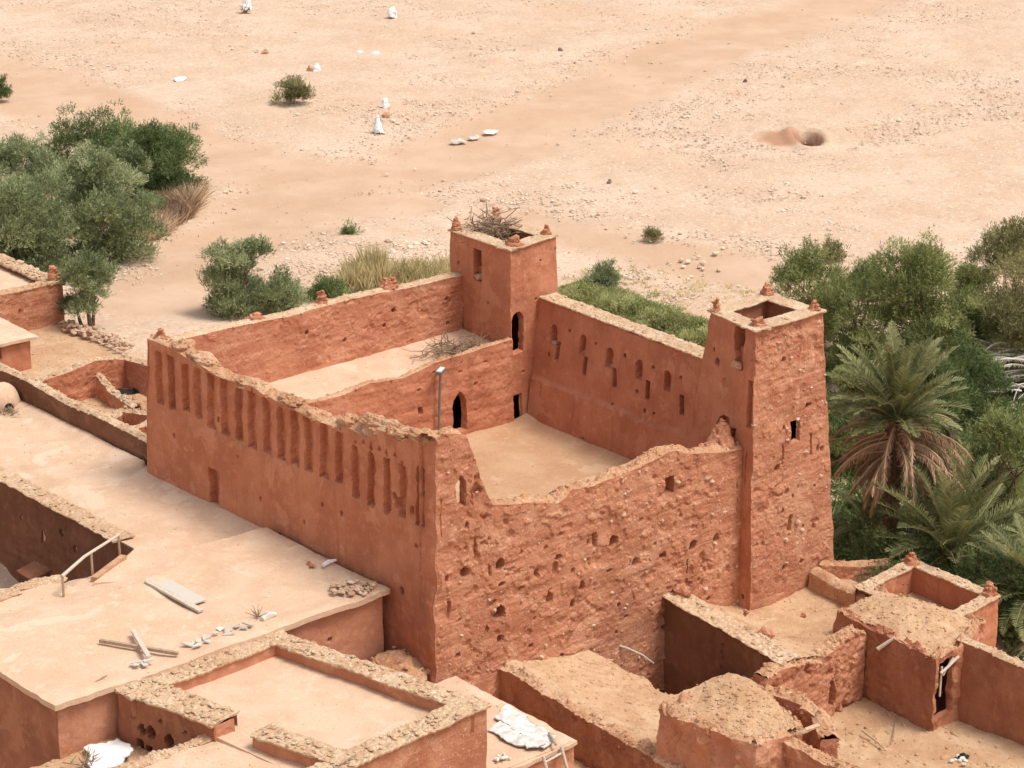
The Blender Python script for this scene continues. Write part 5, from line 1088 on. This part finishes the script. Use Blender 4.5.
tufts('yellow_grass', 'tall dry yellow grass growing beyond the back wall of the kasbah', 'grass', [(338, 296), (350, 282), (450, 270), (450, 292)], 230, 1.35, M['straw'], .22, 9, .06)
tufts('yellow_grass', 'tall wispy yellow reed stand just right of the low dark shrub', 'grass', [(338, 294), (348, 284), (388, 280), (386, 292)], 170, 2.6, M['straw'], .13, 8, .05)
tufts('yellow_grass', 'thin patch of low olive weeds around the yellow grass', 'grass', [(300, 300), (340, 284), (440, 280), (440, 300)], 500, .5, M['leaf_yel'], .5, 8, .06)
tufts('undergrowth', 'dark green undergrowth covering the ground beneath the palms and trees', 'undergrowth', [(812, 350), (1060, 330), (1060, 680), (835, 590)], 2600, .8, M['leaf_dark'], .7, 9, .09)
tufts('dry_brush', 'brown dry reeds and brush piled under the dark tree at the grove edge', 'brush', [(136, 246), (148, 216), (200, 190), (194, 216)], 650, 1.5, M['drybrush'], .4, 9, .06)
tufts('dry_grass', 'scattered dry weeds on the gravel beyond the crop strip', 'grass', [(560, 278), (620, 262), (800, 300), (720, 320)], 160, .3, M['straw'], .6, 8, .05)

# -- palms
def frond(mb, base, az, el, L, droop, dead=False, w=.5, nl=54):
    """One pinnate leaf: an arching midrib with narrow leaflets in two ranks."""
    t = np.linspace(0, 1, 16); a = el - droop * t ** 1.4; ds = L / 15
    r = np.concatenate([[0], np.cumsum(np.cos(a[:-1]) * ds)]); z = np.concatenate([[0], np.cumsum(np.sin(a[:-1]) * ds)])
    side_b = RNG.normal(0, .12) * t ** 2 * L
    h = np.array([math.cos(az), math.sin(az), 0]); s = np.array([-h[1], h[0], 0])
    P = base + r[:, None] * h + z[:, None] * ZZ + side_b[:, None] * s
    mb.tube(P, np.linspace(.045 if not dead else .06, .012, 16), 6, .75 if not dead else 1.)
    tl = np.linspace(.16, .995, nl); k = np.repeat(tl, 2); sg = np.tile([1., -1.], nl)
    B = np.stack([np.interp(k, t, P[:, i]) for i in range(3)], -1); T = np.gradient(P, axis=0); T /= np.linalg.norm(T, axis=1)[:, None]
    Tk = np.stack([np.interp(k, t, T[:, i]) for i in range(3)], -1)
    up = np.cross(s, Tk); up /= np.linalg.norm(up, axis=1)[:, None]; up *= np.sign(up[:, 2:3] + 1e-6) if not dead else 1
    ll = w * (np.sin(np.pi * np.clip(k * .92 + .1, 0, 1)) ** .55) * RNG.uniform(.8, 1.15, len(k))
    dirn = s * sg[:, None] * (.75 if not dead else .35) + Tk * .75 + up * (.38 if not dead else -.1) + RNG.normal(0, .1 if not dead else .22, (len(k), 3)) - ZZ * (0 if not dead else .7); dirn /= np.linalg.norm(dirn, axis=1)[:, None]
    wd = np.cross(dirn, up); wd /= np.linalg.norm(wd, axis=1)[:, None] + 1e-9; ww = .028 if not dead else .022
    tip = B + dirn * ll[:, None] - ZZ * (.12 * ll)[:, None]
    mid = B + dirn * (ll * .5)[:, None]
    V = np.stack([B - wd * ww * .5, mid - wd * ww, tip, mid + wd * ww, B + wd * ww * .5], 1)
    t0 = np.clip(RNG.normal(.45, .17), .05, .95)
    mb.add(V.reshape(-1, 3), np.arange(len(k))[:, None] * 5 + np.arange(5), np.repeat(np.clip(t0 + RNG.normal(0, .12, len(k)), 0, 1), 5))
def palm(label, base, th, nf, L, nd, trunk_r=.24, el0=1.35, el1=-.1, droop=(.7, 1.5), seed=0, lean=(0, 0)):
    global RNG; base = np.asarray(base, float)
    root = thing('date_palm', label, 'palm', base)
    top = base + np.array([lean[0], lean[1], th])
    tb = MB(); n = 18
    tt = np.linspace(0, 1, 40)[:, None]; a = np.linspace(0, 2 * np.pi, n + 1)[None]
    r = trunk_r * (1.15 - .2 * tt + .10 * ((tt * 20 + a * .5) % 1)) 
    Pn = np.stack([r * np.cos(a) + lean[0] * tt, r * np.sin(a) + lean[1] * tt, tt * th + 0 * a], -1); tb.grid(Pn + base, RNG.uniform(0, .5, 40 * (n + 1)))
    for k in range(int(th * 34)):
        z = RNG.uniform(.1, 1); aa = RNG.uniform(0, 6.28); p = base + [lean[0] * z + trunk_r * math.cos(aa), lean[1] * z + trunk_r * math.sin(aa), z * th]
        tb.tube([p, p + np.array([math.cos(aa) * .12, math.sin(aa) * .12, .22])], [.06, .03], 5, RNG.uniform(.2, 1))
    tb.build('trunk', M['paltrunk'], root)
    ga = 2.39996
    for k in range(nf):
        q = k / max(1, nf - 1); el = el0 + (el1 - el0) * q ** .85 + RNG.normal(0, .1)
        mb = MB(); frond(mb, top + [0, 0, .1 * (1 - q)], k * ga + RNG.normal(0, .15), el, L * RNG.uniform(.85, 1.1) * (.8 + .3 * math.sin(math.pi * min(1, q + .25))), RNG.uniform(*droop) * (.6 + .6 * q), False, L * .14 + .1)
        mb.build('frond', M['frond'], root)
    for k in range(nd):
        mb = MB(); frond(mb, top - [0, 0, .15 + min(2.4, th * .3) * RNG.uniform(0, 1) ** 1.5], k * ga * 1.3 + RNG.normal(0, .3), *((RNG.uniform(-.7, .2), L * RNG.uniform(.6, .95), RNG.uniform(.7, 1.3)) if k % 2 else (RNG.uniform(-.1, .55), L * RNG.uniform(.75, 1.05), RNG.uniform(1.3, 1.9))), True, L * .12)
        mb.build('dead_frond', M['deadfrond'], root)
    return root
pb = at(888, 560, -1.7)
palm('tallest date palm with a skirt of dry brown fronds hanging beside the tall tower', pb, 6.9, 74, 4.1, 96, .3, 1.5, .25, (.45, 1.1), seed=1)
palm('lower bushy date palm sprouting green fronds in front of the tallest palm', at(945, 588, -1.6) + [.6, .3, 0], 1.4, 60, 4.8, 6, .26, 1.5, .3, (.35, 1.0), seed=2)
palm('young date palm at the right frame edge behind the roofless room', at(1022, 622, -1.6) + [1., .2, 0], .8, 40, 4.0, 5, .24, 1.4, .1, (.6, 1.2), seed=3)
palm('short date palm half hidden low behind the foot of the tall tower', at(858, 560, -1.5) + [2.2, 1.2, 0], .5, 26, 2.6, 4, .22, 1.3, .2, (.6, 1.2), seed=4)
# -- heap of cut grey fronds
hp = G(1002, 398); hb = MB()
for k in range(60):
    p = hp + np.array([random.gauss(.8, 1.0), random.gauss(-.6, .8), random.uniform(.6, 2.6)])
    frond(hb, p, math.atan2(-RT[1], -RT[0]) + random.gauss(0, .35) + 3.14 * 0, random.uniform(0, .4), random.uniform(2.2, 3.2), random.uniform(.3, .8), True, .22, 20)
tag(hb.build('cut_frond_heap', M['slab'], None, loc=hp), 'heap of cut grey palm fronds between the airy tree and the right edge bush', 'fronds')
# litter below the first tree behind the tower
hb = MB(); lp = G(840, 322)
hb.stones(np.array([G(840 + random.gauss(0, 12), 322 + random.gauss(0, 3)) + [0, 0, .1] for _ in range(60)]), RNG.uniform(.1, .25, 60), .6)
tag(hb.build('stone_heap', M['rstone'], None, loc=lp), 'scatter of grey stones under the trees right behind the tall tower', 'stones')

# ================================================================== LITTER ON THE RIVERBED
def bag(px, py, wpx, hpx, label, name='plastic_bag', mat='white', seed=0, flat=False):
    p = G(px, py); s = PXM(p); w, h = wpx / s, hpx / s * (.45 if flat else 1)
    n, m = 18, 11; a = np.linspace(0, 2 * np.pi, n + 1)[None]; t = np.linspace(0, 1, m)[:, None]
    r = w / 2 * np.sqrt(np.clip(1 - t ** (1.3 if not flat else 3), 0, 1)) * (1 + .0 * a)
    Pn = np.stack([r * np.cos(a), r * np.sin(a) * .8, t * h + 0 * a], -1); d = np.stack([fbm(Pn + seed * 3.1, .35 * w + .1, seed + k * 9, 4) for k in range(3)], -1) * w * (.28 if not flat else .16); d[:, -1] = d[:, 0]; Pn = Pn + d; Pn[..., 2] = np.maximum(Pn[..., 2], -.05)
    o = MB().grid(Pn).build(name, M[mat], None, False); o.location = p
    return tag(o, label, 'litter' if mat == 'white' else 'rubble')
bag(247, 10, 11, 12, 'white plastic bag caught at the top frame edge beside a dark twig', seed=1)
bag(392, 18, 11, 12, 'white plastic bag highest up on the right of the riverbed litter', seed=2)
bag(360, 53, 8, 5, 'small flat white scrap, first of a pair lying side by side', seed=3, flat=True)
bag(375, 54, 9, 5, 'small flat white scrap, second of a pair lying side by side', seed=4, flat=True)
bag(317, 71, 9, 8, 'small white bag above the rounded yellow green bush', seed=5)
bag(180, 80, 14, 5, 'flat white sheet of plastic alone on the sand left of the bush', seed=6, flat=True)
bag(385, 107, 10, 10, 'white bag just above the upright triangular one', seed=7)
bag(378, 133, 11, 18, 'upright triangular white bag standing on the open riverbed', seed=8)
bag(490, 133, 16, 5, 'flat white slab of plastic at the end of a line of pale rags', seed=9, flat=True)
bag(474, 138, 14, 4, 'narrow pale rag in the middle of the line of rags', 'pale_rag', 'slab', 10, True)
bag(458, 142, 18, 5, 'dull yellowish pale rag at the left end of the line of rags', 'pale_rag', 'slab', 11, True)
bag(310, 71, 8, 5, 'small red earth clod touching the white bag above the bush', 'earth_clod', 'cap', 12)
bag(386, 117, 9, 5, 'red earth clod between two white bags', 'earth_clod', 'cap', 13)
bag(560, 51, 6, 3, 'dark stone alone near the top middle of the riverbed', 'dark_stone', 'bark', 14)
bag(609, 183, 6, 4, 'small dark stone on the gravel above the crop strip', 'dark_stone', 'bark', 15)
bag(265, 53, 8, 4, 'red earth clod on the sand near the top of the riverbed', 'earth_clod', 'cap', 16)
bag(745, 82, 5, 3, 'dark brown stone left of the pit on the far gravel', 'dark_stone', 'bark', 17)
b = MB(); q = G(244, 14)
for k in range(22): d = RNG.normal(0, .5, 3); d[2] = abs(d[2]); b.tube([q + RNG.normal(0, .2, 3) * [1, 1, 0], q + d], [.05, .02], 5, random.random() * .4)
tag(b.build('dead_bush', M['twig'], None, loc=q), 'dark dead bush behind the white bag at the top frame edge', 'bush')

# ================================================================== LIGHT, CAMERA
EL, SX, SY = math.radians(64), .50, -.866
world = bpy.data.worlds.new('World'); sc.world = world; world.use_nodes = True
nt = world.node_tree; bg = nt.nodes['Background']
sky = nt.nodes.new('ShaderNodeTexSky'); sky.sky_type = 'NISHITA'; sky.sun_disc = False; sky.sun_elevation = EL
sky.sun_rotation = math.atan2(SX, SY); sky.dust_density = 6.0; sky.air_density = 1.0; sky.altitude = 1200
hs = nt.nodes.new('ShaderNodeHueSaturation'); hs.inputs['Saturation'].default_value = .35       # thin high cloud greys the sky
nt.links.new(sky.outputs[0], hs.inputs['Color']); nt.links.new(hs.outputs[0], bg.inputs[0]); bg.inputs[1].default_value = .145
sl = bpy.data.lights.new('sun', 'SUN'); sl.energy = 1.95; sl.angle = math.radians(20); sl.color = (1, .94, .84)
so = bpy.data.objects.new('sun', sl); C.objects.link(so)
from mathutils import Vector
sd_ = Vector((SX * math.cos(EL), SY * math.cos(EL), math.sin(EL))); so.rotation_euler = sd_.to_track_quat('Z', 'Y').to_euler()
cd = bpy.data.cameras.new('camera'); cd.sensor_width = 36; cd.lens = FOC / 1024 * 36; cd.clip_end = 5000; cd.clip_start = .5
co = bpy.data.objects.new('camera', cd); C.objects.link(co); co.location = CAM
co.rotation_euler = Vector(-FW).to_track_quat('Z', 'Y').to_euler()
from mathutils import Matrix
co.rotation_euler = Matrix((RT, UP, -FW)).transposed().to_euler()
sc.camera = co
v = sc.view_settings; v.view_transform = 'Standard'; v.look = 'None'; v.gamma = 1; v.exposure = .58; v.use_curve_mapping = False
sc.cycles.max_bounces = 6; sc.cycles.diffuse_bounces = 4; sc.cycles.use_denoising = True
